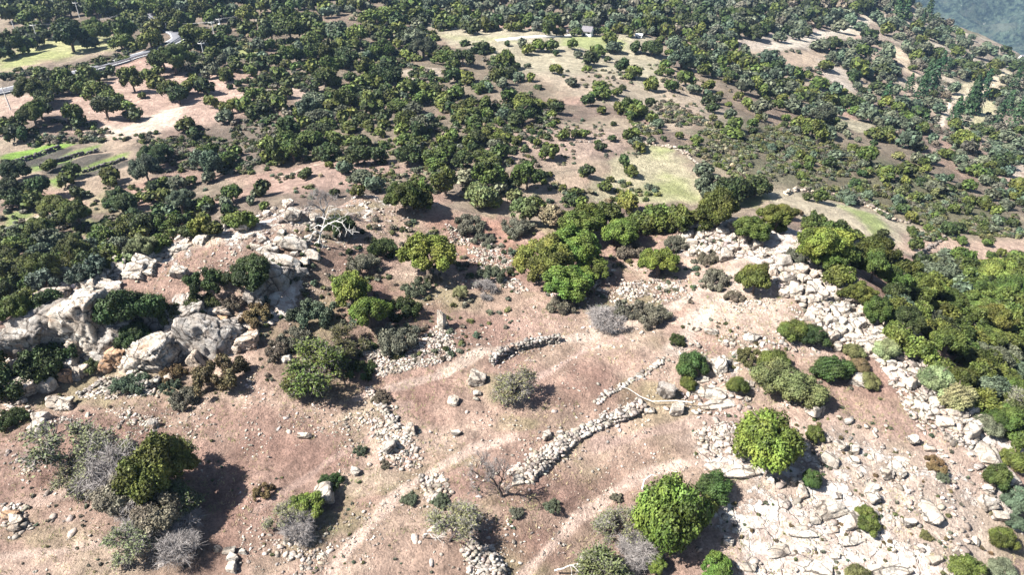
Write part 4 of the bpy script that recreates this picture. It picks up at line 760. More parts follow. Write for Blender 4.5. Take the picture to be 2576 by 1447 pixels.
def cols(n, seed, base=(.60,.545,.49)):
    r = np.random.default_rng(seed); c = np.array(base)[None] * np.where(r.uniform(0, 1, (n, 1)) < .22, r.uniform(.35, .65, (n, 1)), r.uniform(.65, 1.08, (n, 1))); c = c * (1 + r.normal(0, .03, (n, 3))); return np.clip(c, 0, .72)
A_, S_ = [], []
for a in [(RIDGE, 2500, .2, 1., 1), ([(1760,1090),(2100,1060),(2480,1120),(2500,1300),(2200,1300),(1950,1200)], 260, .1, .6, 2, .5), ([(1880,1200),(2150,1180),(2450,1330),(2480,1447),(1900,1447)], 260, .1, .7, 3, .5), ([(1700,860),(2050,840),(2100,1000),(1800,1060),(1640,1000)], 700, .1, .6, 4, .5),
 ([(640,530),(800,510),(830,640),(900,720),(760,840),(700,800),(780,680)], 1000, .12, .6, 5, .45), ([(860,500),(1060,480),(1080,560),(1000,600),(880,590)], 900, .12, .55, 6, .45), ([(900,880),(1060,850),(1120,800),(1150,880),(1130,910),(960,950)], 1500, .15, .42, 7), ([(1120,560),(1260,620),(1400,760),(1480,760),(1440,700),(1300,740),(1150,660)], 1200, .12, .5, 8, .45),
 ([(1450,690),(1700,700),(1740,750),(1560,780)], 900, .12, .5, 9, .4), ([(190,1000),(250,950),(420,950),(400,1000),(250,1005)], 420, .15, .5, 10), ([(0,1020),(200,1000),(230,1050),(30,1100),(0,1090)], 160, .12, .5, 11, .5), ([(290,1030),(400,1050),(400,1110),(310,1130)], 170, .12, .45, 12, .5),
 ([(940,1050),(1010,1070),(1060,1130),(1060,1180),(960,1170)], 420, .14, .5, 13), ([(830,1060),(1000,1020),(970,1100),(850,1090)], 180, .12, .4, 14, .45), ([(1050,1200),(1120,1190),(1140,1250),(1080,1270)], 230, .15, .5, 15), ([(1165,1380),(1230,1370),(1290,1447),(1180,1447)], 420, .14, .45, 16), ([(1270,1190),(1440,1080),(1470,1090),(1340,1220)], 420, .15, .6, 17),
 ([(1740,1090),(1850,1060),(1880,1140),(1780,1150)], 330, .14, .6, 18), ([(680,1360),(840,1350),(820,1447),(620,1447)], 260, .1, .4, 19, .5), ([(0,1270),(60,1270),(90,1330),(20,1360)], 130, .14, .5, 20), ([(500,560),(620,570),(560,620),(430,650)], 260, .12, .5, 21, .5), ([(380,620),(540,580),(500,610),(420,650)], 160, .2, .6, 22),
 ([(200,1010),(850,980),(880,1100),(200,1120)], 500, .08, .28, 23, .52), ([(600,940),(760,900),(780,960),(640,1000)], 160, .1, .4, 24, .5), ([(0,1110),(500,1110),(640,1280),(600,1447),(0,1447)], 420, .06, .34, 25, .52), ([(600,1050),(1300,1100),(1300,1447),(600,1447)], 1100, .06, .32, 26, .52),
 ([(1150,880),(1900,850),(1900,1200),(1300,1447),(1150,1447)], 1200, .06, .3, 27, .53), ([(850,560),(1750,620),(1850,850),(1100,940),(850,850)], 1400, .06, .38, 28, .52), ([(1850,700),(2000,760),(2100,880),(1800,880)], 700, .08, .4, 29, .45), ([(2100,1100),(2540,1180),(2500,1447),(2100,1447)], 700, .06, .3, 30, .5), ([(100,780),(600,600),(760,560),(760,640),(480,720),(120,830)], 500, .08, .4, 31, .5),
 ([(20,1150),(130,1130),(60,1240)], 60, .12, .4, 32), ([(1280,60),(1300,60),(1320,90),(1290,90)], 4, .2, .3, 33), ([(2200,900),(2440,1010),(2480,1150),(2300,1080)], 700, .12, .7, 34, .4), ([(90,760),(230,700),(340,640),(480,585),(500,600),(350,670),(240,740),(110,800)], 260, .15, .8, 35)]:
    p_, s_ = scatter(*a); A_.append(p_); S_.append(s_)
EX = np.array(EXTRA); A_.append(EX[:, :3]); S_.append(EX[:, 3] * 1.1)
A_, S_ = np.concatenate(A_), np.concatenate(S_)
V, F, c_ = stones(A_, S_, cols(len(A_), 5), 6, .58)
tag(add('loose_stones', mesh_np('loose_stones', V, F, M['rubble'], c_)), 'pale loose stones and rubble scattered over the stony hilltop', 'rubble', kind='stuff')
# ------------------------------------------------------------------ dry stone walls
def wall(line, h, th, s, label, seed, base=(.52,.48,.44), ruin=.25, name='dry_stone_wall'):
    r = np.random.default_rng(seed); wl = np.array(wline(line)); P_, Z_ = [], []
    for (x0, y0), (x1, y1) in zip(wl[:-1], wl[1:]):
        L = math.hypot(x1 - x0, y1 - y0); n = max(int(L / (s * .8)), 1); t = (np.arange(n) + .5) / n; nx_, ny_ = -(y1 - y0) / L, (x1 - x0) / L
        for k_ in t:
            x, y = x0 + (x1 - x0) * k_, y0 + (y1 - y0) * k_; hh = h * (1 - ruin * 2 * noise(np.array([x / 2.5]), np.array([y / 2.5]), seed)[0])
            for c in range(max(int(hh / (s * .55)), 1)):
                for m in np.arange(-th / 2 + s / 2, th / 2 - s / 2 + .01, s * .8):
                    a, b, e = r.uniform(-.25, .25, 3) * s; X, Y = x + nx_ * m + a, y + ny_ * m + b
                    P_.append((X, Y, c * s * .55 + e * .4 + s * .12))
    P_ = np.array(P_); P_[:, 2] += height(P_[:, 0], P_[:, 1]); sz = s * r.uniform(.8, 1.5, len(P_))
    nsp = len(P_) // 4; rr = r.integers(0, len(P_), nsp); Q_ = P_[rr].copy(); Q_[:, :2] += r.normal(0, th * .8, (nsp, 2)); Q_[:, 2] = height(Q_[:, 0], Q_[:, 1]) + .04; P_ = np.vstack([P_, Q_]); sz = np.r_[sz, s * r.uniform(.35, 1.1, nsp)]
    V, F, c_ = stones(P_, sz, cols(len(P_), seed, base), seed, .72)
    return tag(add(name, mesh_np(name, V, F, M['rubble'], c_)), label, 'wall', 'dry stone walls')
wall([(1678,903),(1640,928),(1611,946),(1575,968),(1530,991),(1498,1017)], .5, .7, .36, 'narrow straggling dry stone wall running up the middle right slope', 1, ruin=.4)
wall([(1616,1020),(1575,1045),(1530,1060),(1480,1082),(1440,1106),(1400,1140),(1371,1166),(1325,1208)], .75, 1.15, .34, 'long wide dry stone wall curving down beside the dead black tree', 2)
wall([(1409,860),(1370,866),(1338,872),(1288,885),(1255,900),(1236,918)], 1.05, .8, .34, 'short curved dry stone wall above the pale green tree', 3, (.44,.42,.40))
wall([(925,974),(948,1009),(964,1030),(980,1052),(1006,1078)], .65, .8, .34, 'narrow dry stone wall running down from the dark scrub', 4)
wall([(1174,1372),(1195,1392),(1213,1409),(1235,1430),(1262,1460)], 1., 1.5, .32, 'broad collapsed dry stone wall at the bottom edge', 5, (.48,.45,.42))
wall([(196,995),(225,975),(253,964),(300,972),(342,972),(380,975),(405,960)], 1.2, .9, .36, 'grey tumbled stone wall below the left cliff', 6, (.40,.39,.37), .4)
wall([(1975,490),(2003,478),(2060,484),(2100,490),(2150,508),(2200,528),(2235,547),(2290,562)], 1.2, .9, .8, 'long low wall along the upper edge of the walled pasture', 7, (.5,.44,.37))
wall([(2376,598),(2340,622),(2310,643)], .9, .6, .6, 'thin dark wall dividing the soil field at right', 8, (.25,.22,.2))
wall([(1600,352),(1660,366),(1700,375),(1735,395),(1768,425)], 1., .8, .7, 'low pale wall on the upper right rim of the oval field', 9, (.5,.44,.38))
wall([(1400,352),(1450,357),(1490,358),(1540,345),(1600,352)], .7, .7, .6, 'low dark wall crossing the pink slope above the oval field', 10, (.3,.25,.22))
wall([(36,412),(90,394),(152,373)], 1.2, .9, .6, 'upper grey retaining wall of the garden plots', 11, (.16,.155,.16), .1)  # three garden walls: their shaded side is put into the dark stone colour
wall([(101,424),(160,405),(200,392),(248,382)], 1.1, .9, .6, 'middle grey retaining wall of the garden plots', 12, (.15,.145,.145), .1)
wall([(203,434),(250,420),(314,400)], 1.0, .9, .6, 'lower grey retaining wall of the garden plots', 13, (.15,.145,.14), .1)
# ------------------------------------------------------------------ plants of the hilltop
G = 'trees and bushes of the hilltop'
for px, py, wp, tn, key, hc, nm, noun, lab, sz in [
 (1075,632,152,'A','near',.5,'oak_tree','tree','round bright green oak left of the stony gully',.95),(880,722,110,'A','near',.5,'oak_tree','tree','tall bright green oak with its top towards the ridge, left centre',1.05),(925,782,105,'A','near',.5,'oak_tree','tree','bright yellow-green oak joined to the lower right of the tall left oak',1.0),
 (1375,640,140,'y','near',.5,'oak_tree','tree','left crown of the large bright oak clump at top centre',1.),(1440,620,140,'A','near',.5,'oak_tree','tree','middle crown of the large bright oak clump at top centre',1.1),(1425,695,130,'A','near',.5,'oak_tree','tree','lowest crown of the large bright oak clump at top centre',.9),(1490,660,90,'A','near',.5,'oak_tree','tree','right crown of the large bright oak clump at top centre',.9),
 (1460,562,110,'y','near',.5,'oak_tree','tree','yellow-green oak above the large bright oak clump',1.),(1565,582,105,'A','near',.5,'oak_tree','tree','bright oak right of and above the large oak clump',.95),(1660,652,105,'A','near',.45,'oak_tree','tree','small round bright oak between the oak clump and the boulder ridge',.85),
 (1890,575,92,'m','near',.4,'oak_tree','tree','mid green oak growing among the first ridge boulders',.9),(1900,702,98,'m','near',.45,'oak_tree','tree','round grey-tinged green oak left of the boulder scree',1.),(2075,610,130,'A','near',.45,'oak_tree','tree','bright yellow-green oak behind the top of the boulder ridge',1.),(2110,640,90,'y','near',.4,'oak_tree','tree','yellow-green lower crown just behind the boulder ridge crest',1.),
 (632,690,115,'d','near',.42,'oak_tree','tree','dark oak on the hollow right of the cliff top',1.05),(325,790,135,'d','near',.5,'oak_tree','tree','big dark evergreen growing against the left cliff',1.2),(345,850,90,'d','near',.4,'oak_tree','tree','dark lower bush hanging over the cliff foot',1.),(850,570,88,'d','near',.42,'oak_tree','tree','dark bush behind the white dead tree',.9),(1080,500,0,'m','near',.4,'x','','',1),
 (1934,1105,160,'A','dome',.42,'round_bush','bush','perfectly round bright green bush on the right slope',1.4),(1688,1290,182,'A','dome',.55,'round_bush','bush','huge bright green domed bush at lower middle right',1.6),(1755,1270,80,'m','dome',.45,'round_bush','bush','leafy side crown on the right of the huge bush',1.3),
 (1795,1218,88,'e','dome',.4,'round_bush','bush','dark dome bush up right of the huge bright bush',1.1),(1745,912,86,'e','dome',.4,'round_bush','bush','deep green round bush beside the pale blocky boulder',1.),(1731,962,46,'m','dome',.4,'round_bush','bush','small light green ball bush under the deep green round bush',1.1),(1860,968,56,'m','dome',.4,'round_bush','bush','small ball bush on the edge of the layered slab',1.1),
 (1960,945,110,'o','dome',.38,'round_bush','bush','wide olive green domed bush, left half',1.),(2020,970,115,'o','dome',.38,'round_bush','bush','wide olive green domed bush, right half',1.),(1950,900,80,'m','dome',.38,'round_bush','bush','olive green dome topping the wide bush',1.),(2098,918,88,'e','dome',.4,'round_bush','bush','dark round bush right of the wide olive bush',1.),
 (1995,828,75,'m','dome',.3,'round_bush','bush','left half of the low dark green bush above the wide olive one',.9),(2045,842,75,'d','dome',.3,'round_bush','bush','right half of the low dark green bush above the wide olive one',.9),(2232,870,60,'w','dome',.4,'round_bush','bush','pale green bush rooted among the scree boulders',1.),(2365,950,80,'w','dome',.4,'round_bush','bush','pale green feathery bush, upper part, on the right ridge flank',1.),(2410,990,85,'w','dome',.4,'round_bush','bush','pale green feathery bush, lower part, on the right ridge flank',1.),
 (2150,880,48,'o','dome',.35,'round_bush','bush','olive bush at the top of the brownish strip in the scree',1.),(2165,915,50,'r','dome',.3,'round_bush','bush','brownish green bush in the middle of the scree strip',.8),(2190,955,52,'o','dome',.3,'round_bush','bush','lowest olive brown bush of the scree strip',.8),
 (2050,1090,50,'m','dome',.35,'round_bush','bush','small bush right of the round bright bush',1.),(2046,1200,48,'e','dome',.5,'round_bush','bush','narrow dark bush among the slabs below the round bush',1.3),(2180,1290,44,'m','dome',.4,'round_bush','bush','upper half of the bush beside the white flat-topped boulder',1.1),(2187,1318,52,'m','dome',.4,'round_bush','bush','lower half of the bush beside the white flat-topped boulder',1.1),
 (1650,1412,58,'A','near',.4,'oak_tree','bush','small bright leafy sapling below the huge bush',.9),(1803,1425,78,'A','near',.4,'oak_tree','bush','bright green bush cut by the bottom edge, right of centre',.9),(2490,1060,62,'g','dome',.4,'round_bush','bush','grey-green bush on the right rim of the ridge',.9),(2508,1195,56,'e','dome',.5,'round_bush','bush','tall narrow green bush at the right rim wall',1.5),
 (2560,1150,60,'m','dome',.4,'round_bush','bush','green bush cut by the right edge, upper one',1.),(2562,1250,62,'g','dome',.4,'round_bush','bush','grey-green bush cut by the right edge, middle one',1.),(2528,1355,52,'m','dome',.4,'round_bush','bush','green bush under the red soil scar at the right edge',1.3),(2555,1310,40,'g','dome',.4,'round_bush','bush','small grey-green bush between the two right edge bushes',1.),(2440,1432,90,'m','dome',.3,'round_bush','bush','low green bush at the lower right bottom edge',.8),(2160,1445,56,'o','dome',.35,'round_bush','bush','small yellowish bush at the bottom edge below the slabs',1.),(2520,1430,60,'g','dome',.4,'round_bush','bush','grey bush at the lower right corner',1.),
 (768,1270,92,'A','near',.45,'oak_tree','bush','leafy bright bush growing against the big round boulder',.8),(385,1195,165,'m','near',.55,'oak_tree','bush','leafy dark green tree in the heart of the lower left thicket',1.3),(300,1240,120,'k','near',.45,'oak_tree','bush','dull brown-green bush left of the leafy thicket tree',1.),(400,1290,120,'k','near',.45,'oak_tree','bush','dull brown-green bush below the leafy thicket tree',1.),(1160,735,40,'w','near',.5,'oak_tree','bush','pale little tree by the bare shrub in the gully',1.2)]:
    if wp: tree(px, py, wp, tn, key, hc, nm, 'tree' if noun == 'tree' else 'bush', G, noun, sz=sz, label=lab)
for px, py, wp, tn, lab in [(430,785,90,'d','added dark shrub standing in for shade beside the big evergreen'),(500,765,80,'d','added dark shrub standing in for shade in the cliff recess'),(585,760,60,'k','dull shrub under the dark cliff top oak'),(520,705,95,'d','dark spreading shrub on the cliff top'),(545,940,130,'r','big reddish brown bramble bush below the cliff'),(430,938,62,'r','red-brown bramble at the cliff foot'),(462,1000,78,'k','brown and olive shrub below the bramble'),(330,962,80,'g','grey-green feathery plant over the grey stone wall'),(650,790,85,'r','reddish bramble right of the cliff top hollow'),(425,970,50,'g','pale grey shrub at the right end of the grey wall'),  # first two dark shrubs are added in place of the cliff's cast shadow
 (790,790,110,'g','grey-green scrub patch left of the tall left oak'),(740,840,80,'k','dull scrub left of the tall left oak, lower'),(1000,770,100,'d','added dark shrub standing in for the shadow of the tall left oak'),(1000,850,110,'k','olive brown shrub above the rubble wall'),(910,660,80,'k','dull scrub between the ridge and the round left oak'),(960,620,80,'d','dark scrub right of the white dead tree'),(1050,720,70,'g','grey-green scrub left of the bare shrub'),(1090,700,50,'k','small brown scrub below the round left oak'),(690,880,70,'k','dark scrub around the two white blocks'),  # the dark shrub by the tall left oak is added for its shadow
 (1410,765,75,'k','dark low shrub left of the grey leafless bush'),(1590,770,80,'k','heather scrub left part right of the grey leafless bush'),(1640,790,90,'k','heather scrub right part by the pale path'),(1705,852,46,'d','dark cushion plant under the flat white stone'),(1885,895,62,'o','low yellow-green shrub between the ridge slabs'),(1780,640,60,'k','brown scrub near the first ridge boulders'),(1800,700,80,'k','grey brown scrub patch with pale stones'),(905,1132,36,'g','small grey-green cushion plant by the twin boulders'),(970,1168,30,'k','tiny shrub below the dark faced boulder'),
 (660,1236,52,'r','round red-brown shrub left of the leafy boulder bush'),(830,1215,60,'d','dark green shrub behind the big round boulder'),(1030,1256,42,'g','cushion plant left of the small rubble heap'),(1110,1262,46,'g','grey-green plant under the small rubble heap'),(900,930,80,'d','dark scrub behind the yellow-green brush'),(960,1000,50,'k','brown scrub at the top of the narrow wall'),(2360,1168,52,'r','brown bushy patch on the right slope'),(2372,1200,30,'g','small green tuft below the brown patch'),(2330,1348,27,'o','tiny round shrub on the lower right slope'),(690,670,70,'d','dark scrub right of the dark cliff top oak'),
 (1590,620,90,'k','brown heather below the grove edge'),(1700,610,60,'k','heather left of the white twin boulder'),(1210,600,60,'k','dry brown scrub in the gully'),(1190,560,90,'k','brown scrub under the grove edge'),(1300,570,80,'k','dry brown scrub under the grove'),(1240,690,70,'g','grey scrub in the lower gully'),(1850,745,50,'k','brown scrub left of the round ridge oak'),(30,1050,60,'d','dark shrub at the left edge below the cliff'),(60,900,170,'d','dark shrub mass at the left foot of the cliff'),(140,890,120,'d','dark shrub beneath the white cliff face'),(20,960,90,'d','dark shrub at the left image edge by the cliff'),
 (240,915,60,'o','olive and rust shrub in the cliff hollow'),(1440,1240,0,'k',''),(1300,1290,36,'k','tiny brown shrub below the broad dirt slope'),(1390,1275,44,'g','grey shrub beside the lower footpath'),(1550,1250,34,'k','brown tuft on the lower bank'),(2240,700,60,'d','dark scrub just behind the scree crest'),(1950,560,60,'m','leafy shrub on the crest of the boulder ridge'),(1760,575,30,'d','small dark shrub between the white crest boulders'),(2010,640,60,'k','brown scrub behind the ridge oak')]:
    if wp: tree(px, py, wp, tn, 'low', .2, 'shrub', 'shrub', 'low shrubs of the hilltop', 'shrub', label=lab, sz=1.25)
def brush(px, py, wpx, key, i, tn, label, hc=.28, sz=.72, bark='dark_bark', cat='bare tree', name='bare_tree', tw='twig', rz=None, tilt=0):
    tz = TR[key][i][2][:, 2]; hc = float(tz.mean()) * sz; x, y, z, W_, t = place(px, py, wpx, hc); root = bpy.data.objects.new(name, None); COL.objects.link(root); root.location = (x, y, z); root.rotation_euler = (0, tilt, rnd.uniform(0, 6.28) if rz is None else rz); root.scale = (W_, W_, W_ * sz); tag(root, label, cat, 'bare and half-bare trees of the hilltop')
    (V, F, TV, TF, LV) = TR[key][i]
    add('branches', mesh_np('branches', V, F, M[bark], smooth=True), root); add('twigs', mesh_np('twigs', TV, TF, M[tw]), root)
    if LV is not None and tn:
        if tn == 'w': LV = (LV[0][:len(LV[0]) // 12 * 4], LV[1][:len(LV[0]) // 12])
        nv = len(LV[0]); rr = np.random.default_rng(int(px)); o = add('leaves', mesh_np('leaves', LV[0], LV[1], M['leaf'], val=np.repeat(rr.uniform(.2, .9, nv // 4), 4)), root); o.color = tone(tn)
    return root
for a in [(1525,800,130,'grey',0,None,'silvery grey leafless bushy tree left of the pale path'),(1290,965,125,'bushy',0,'w','half-leafy pale green tree beside the curved wall'),(800,915,190,'bushy',1,'y','large yellow-green half-bare tree in the left centre'),(870,860,90,'bushy',2,'o','small tan half-bare tree above the yellow-green one'),(740,960,90,'bushy',0,'y','low yellow-green end of the large half-bare tree'),
 (1155,1305,135,'bushy',2,'w','thin olive tree with pale trunk above the collapsed wall'),(1560,1320,140,'bushy',1,'w','grey half-bare tree left of the huge bright bush'),(1600,1390,120,'grey',1,None,'grey brushwood at the foot of the huge bush'),(1520,1430,150,'bushy',0,'o','olive brushwood at the bottom edge'),(190,1120,170,'bushy',2,'w','pale green brush at the top of the lower left thicket'),(245,1175,150,'bushy',1,'w','thin yellowish brush in the upper middle of the thicket'),(330,1245,150,'grey',1,None,'grey bare brush left under the green thicket tree'),(440,1335,140,'grey',0,None,'grey bare brush at the lower right of the thicket'),(330,1365,110,'bushy',0,'w','sparse olive brush at the lowest left of the thicket'),
 (290,1190,160,'grey',1,None,'grey leafless brush in the middle of the lower left thicket'),(430,1170,120,'bushy',1,'m','green half-leafy tree in the lower left thicket'),(430,1270,130,'bushy',0,'o','olive brush right side of the lower left thicket'),(375,1310,150,'grey',0,None,'grey leafless brush at the bottom of the lower left thicket'),(450,1370,110,'grey',1,None,'small grey brush hanging below the lower left thicket'),(200,1190,110,'bushy',0,'w','pale yellowish brush at the left of the thicket'),
 (1222,728,75,'grey',0,None,'bare purplish shrub in the middle gully'),(750,1330,100,'grey',1,None,'grey brushwood under the leafy boulder bush'),(720,1290,90,'bushy',2,'w','sparse pale branches left of the leafy boulder bush'),(2555,1020,100,'bushy',1,'w','sparse pale tree near the upper right edge'),(150,1045,50,'dead',1,None,'small dead bush by the two pale stones at left')]:
    brush(*a)
brush(1232,1182,125,'snag',1,None,'dead black tree standing alone in the centre foreground',.5,1.25); brush(797,472,90,'snag',0,None,'bare grey tree standing on the ridge skyline',.75,1.2,tw='twig',bark='twig')
brush(1100,1340,55,'dead',1,None,'leaning pale sapling trunk near the bottom centre',.5,1.2,'pale_bark'); brush(1420,1400,60,'dead',0,None,'leaning dead stump with spread roots at the bottom',.4,1.,'pale_bark',tilt=.9)
# fallen pale branch near the long wall
def limb(line, r0, name, label, zo=.5):
    w_ = at([a for a, b in line], [b for a, b in line]); p = [(q_[0], q_[1], q_[2] + zo) for q_ in w_]
    return tag(add(name, mesh_np(name, *tube(p, np.linspace(r0, r0 * .3, len(p)), 7), M['pale_bark'], smooth=True)), label, 'branch')
limb([(1740,1025),(1700,1020),(1640,1022),(1610,1010),(1580,990),(1550,980)], .045, 'fallen_branch', 'long pale fallen branch lying between the two walls')
limb([(1608,1285),(1613,1262),(1630,1248),(1643,1250)], .07, 'dead_branch', 'curved white dead branch over the grey tree', 2.2)
def dead_white():
    x0, y0, z0, t0 = pt(800, 612); root = bpy.data.objects.new('dead_tree', None); COL.objects.link(root); root.location = (x0, y0, z0); tag(root, 'white dead tree with long bare limbs in front of a dark bush', 'dead tree', 'bare and half-bare trees of the hilltop'); r = np.random.default_rng(4)
    def P3(px, py, dy=0.): q_ = ray(px, py); s = (y0 - .6 + dy) / q_[1]; return np.array([q_[0] * s - x0, dy - .6, CAMZ + q_[2] * s - z0])
    B = [([(802,612),(806,590),(812,570),(818,550),(824,535),(828,518)], .13, 0), ([(806,585),(815,572),(826,563),(845,556),(860,560),(868,572),(877,580),(887,590)], .11, -.9), ([(868,572),(872,583),(868,596)], .05, -.9), ([(877,580),(886,584),(893,583)], .04, -.9), ([(812,570),(800,566),(790,572),(780,578)], .08, .3), ([(806,585),(796,580),(785,590),(778,604)], .08, -.4),
     ([(818,550),(806,545),(796,548)], .06, .3), ([(824,535),(834,528),(848,524),(856,528)], .06, .5), ([(818,552),(830,550),(842,546),(850,550)], .06, .2), ([(802,605),(792,612),(786,622)], .07, 0), ([(803,604),(812,620),(824,632),(836,640)], .07, -.3), ([(826,563),(838,566),(850,574),(856,586)], .05, -.7), ([(845,556),(858,548),(868,544)], .04, -.5)]
    pass
    S_2 = [tube([P3(a, b_, dy * i / (len(l) - 1)) for i, (a, b_) in enumerate(l)], np.linspace(w_ * .7, w_ * .22, len(l)), 6) for l, w_, dy in B]
    for l, w_, dy in B:
        for i in range(1, len(l)):
            for _ in range(2):
                p0 = P3(*l[i], dy * i / (len(l) - 1)); d = unit(r, 1)[0] + [0, 0, .3]; S_2.append(tube([p0, p0 + d * .25, p0 + d * .5 + unit(r, 1)[0] * .12], [.03, .022, .01], 3))
    add('limbs', mesh_np('limbs', *join(S_2), M['pale_bark']), root)
dead_white()
# ------------------------------------------------------------------ dry grass tufts
def tufts():
    r = np.random.default_rng(9); n = 42000; x = r.uniform(-62, 72, n); y = r.uniform(24, 100, n); k_ = (inpoly(x, y, HILL) > 1) & (fbm(x / 4, y / 4, 12, 3) > .5); x, y = x[k_], y[k_]; m = 5; n = len(x)
    X = np.repeat(x, m) + r.normal(0, .09, n * m); Y = np.repeat(y, m) + r.normal(0, .09, n * m); Z = height(X, Y); d = unit(r, n * m) * .8; d[:, 2] = np.abs(d[:, 2]) + .6; L = r.uniform(.08, .3, n * m)[:, None]; s = np.stack([X, Y, Z - .02], -1); e = s + d * L
    sd_ = np.cross(d, unit(r, n * m)); sd_ /= np.linalg.norm(sd_, axis=1, keepdims=True); sd_ *= .02
    V = np.stack([s - sd_, s + sd_, e], 1).reshape(-1, 3); c = np.where((fbm(X / 6, Y / 6, 14, 3) > .5)[:, None], [[.42,.36,.2]], [[.25,.26,.11]]); return mesh_np('dry_grass', V, np.arange(len(V)).reshape(-1, 3), M['leafs'], np.repeat(c, 3, 0), val=np.full(len(V), .5))
tag(add('dry_grass', tufts()), 'straw coloured grass tufts dotted over the hilltop soil', 'grass', kind='stuff')
# ------------------------------------------------------------------ road, track, rail
def strip(name, line, width, mat, dz, off=0., label=None):
    w_ = np.array(wline(line)); d = np.r_[0, np.cumsum(np.hypot(*np.diff(w_, axis=0).T))]; t = np.linspace(0, d[-1], int(d[-1] / 1.5) + 2); x, y = np.interp(t, d, w_[:, 0]), np.interp(t, d, w_[:, 1])
    kk = np.ones(5) / 5; x = np.convolve(np.pad(x, 2, 'edge'), kk, 'valid'); y = np.convolve(np.pad(y, 2, 'edge'), kk, 'valid')
    tx, ty = np.gradient(x), np.gradient(y); l_ = np.hypot(tx, ty); nx_, ny_ = -ty / l_, tx / l_
    z = np.max([height(x + nx_ * o, y + ny_ * o) for o in np.linspace(-4, 4, 9)], 0); z = np.convolve(np.pad(z, 3, 'edge'), np.ones(7) / 7, 'valid') + .25
    a, b = off - width / 2, off + width / 2; rows = [np.stack([x + nx_ * o, y + ny_ * o, z + dz + q_], -1) for o, q_ in ((a, -1.2), (a, 0), (b, 0), (b, -1.2))]
    if mat == 'line': rows = rows[1:3]
    V = np.stack(rows, 1).reshape(-1, 3); k_ = len(rows); i = np.arange(len(x) - 1)[:, None] * k_ + np.arange(k_ - 1)[None]; i = i.ravel(); F = np.stack([i, i + 1, i + k_ + 1, i + k_], -1)
    o = add(name, mesh_np(name, V, F, M[mat])); return o, np.stack([x, y, z], -1), np.stack([nx_, ny_], -1)
ROAD = [(-60,248),(0,235),(60,220),(130,203),(240,175),(300,157),(380,133),(425,114),(452,98),(445,84),(415,68),(392,50),(385,35),(395,10),(405,-15),(415,-40)]
rd, rc, rn = strip('road', ROAD, 5.0, 'asphalt', 0); tag(rd, kind='structure')
for o_ in (-2.25, 2.25): tag(strip('road_marking', ROAD, .22, 'line', .006, o_)[0], kind='structure')
tag(strip('track', [(1240,104),(1290,98),(1330,94),(1380,93),(1430,92),(1450,84)], 2.6, 'gravel', -.15)[0], kind='structure')
def box(x0, x1, y0, y1, z0, z1):
    V = np.array([(x, y, z) for z in (z0, z1) for y in (y0, y1) for x in (x0, x1)], float); return V, np.array([(0, 2, 3, 1), (4, 5, 7, 6), (0, 1, 5, 4), (2, 6, 7, 3), (0, 4, 6, 2), (1, 3, 7, 5)])
gr = bpy.data.objects.new('guard_rail', None); COL.objects.link(gr); tag(gr, 'pale metal guard rail along the lower side of the road', 'guard rail')
sel = np.where((rc[:, 0] > pt(190, 190)[0]) & (rc[:, 0] < pt(385, 132)[0]) & (np.arange(len(rc)) < len(rc) * .6))[0]
sgn = -1; rp = np.array([(rc[i, 0] + rn[i, 0] * sgn * 2.8, rc[i, 1] + rn[i, 1] * sgn * 2.8, rc[i, 2]) for i in sel]); 
if len(rp) > 2:
    V = np.stack([rp + [0, 0, .45], rp + [0, 0, .85], rp + [0, .08, .85], rp + [0, .08, .45]], 1).reshape(-1, 3); i = np.arange(len(rp) - 1)[:, None] * 4; F = np.concatenate([np.stack([i[:, 0] + a, i[:, 0] + (a + 1) % 4, i[:, 0] + 4 + (a + 1) % 4, i[:, 0] + 4 + a], -1) for a in range(4)])
    add('rail', mesh_np('rail', V, F, M['steel']), gr)
    for q_ in rp[::3]: V, F = box(q_[0] - .06, q_[0] + .06, q_[1] + .08, q_[1] + .2, q_[2] - .6, q_[2] + .8); add('post', mesh_np('post', V, F, M['steel']), gr)
# ------------------------------------------------------------------ power line
TOPS = {}
for nm, bx, by, ty, lab, arms in [('a',101,117,60,'tall concrete pole standing in the green field at upper left',1),('b',201,45,4,'tall pole by the trees left of the road at the top edge',1),('c',317,57,41,'short pole between trees left of the road',1),('d',539,88,53,'left pole of the pair joined by wires',2),('e',555,70,48,'right pole of the pair with a transformer',2),('f',514,144,105,'leaning T-topped pole right of the road bend',1),('g',646,52,34,'small pole at the top right of the pair',1),('h',27,276,218,'pole at the left edge below the road',2),('i',37,75,55,'thin short pole near the left edge of the green field',0)]:
    x, y, z, t = pt(bx, by); d0 = ray(bx, ty); s = y / d0[1]; H = max(CAMZ + d0[2] * s - z, 3.5)
    root = bpy.data.objects.new('power_pole', None); COL.objects.link(root); root.location = (x, y, z - .3); tag(root, lab, 'power pole', 'power poles')
    add('pole', mesh_np('pole', *tube([(0, 0, 0), (0, 0, H / 2), (0, 0, H + .3)], [.17, .15, .11], 8), M['pole']), root)
    if arms:
        V, F = box(-1.05, 1.05, -.07, .07, H - .25, H - .1); add('crossarm', mesh_np('crossarm', V, F, M['pole']), root)
        for k_ in (-.95, 0, .95): add('insulator', mesh_np('insulator', *tube([(k_, 0, H - .1), (k_, 0, H + .05), (k_, 0, H + .22)], [.05, .09, .05], 6), M['plaster']), root)
    if nm == 'e': V, F = box(-.35, .35, -.75, -.18, H - 2.6, H - 1.5); add('transformer', mesh_np('transformer', V, F, M['steel']), root)
    TOPS[nm] = (x, y, z + H - .1)
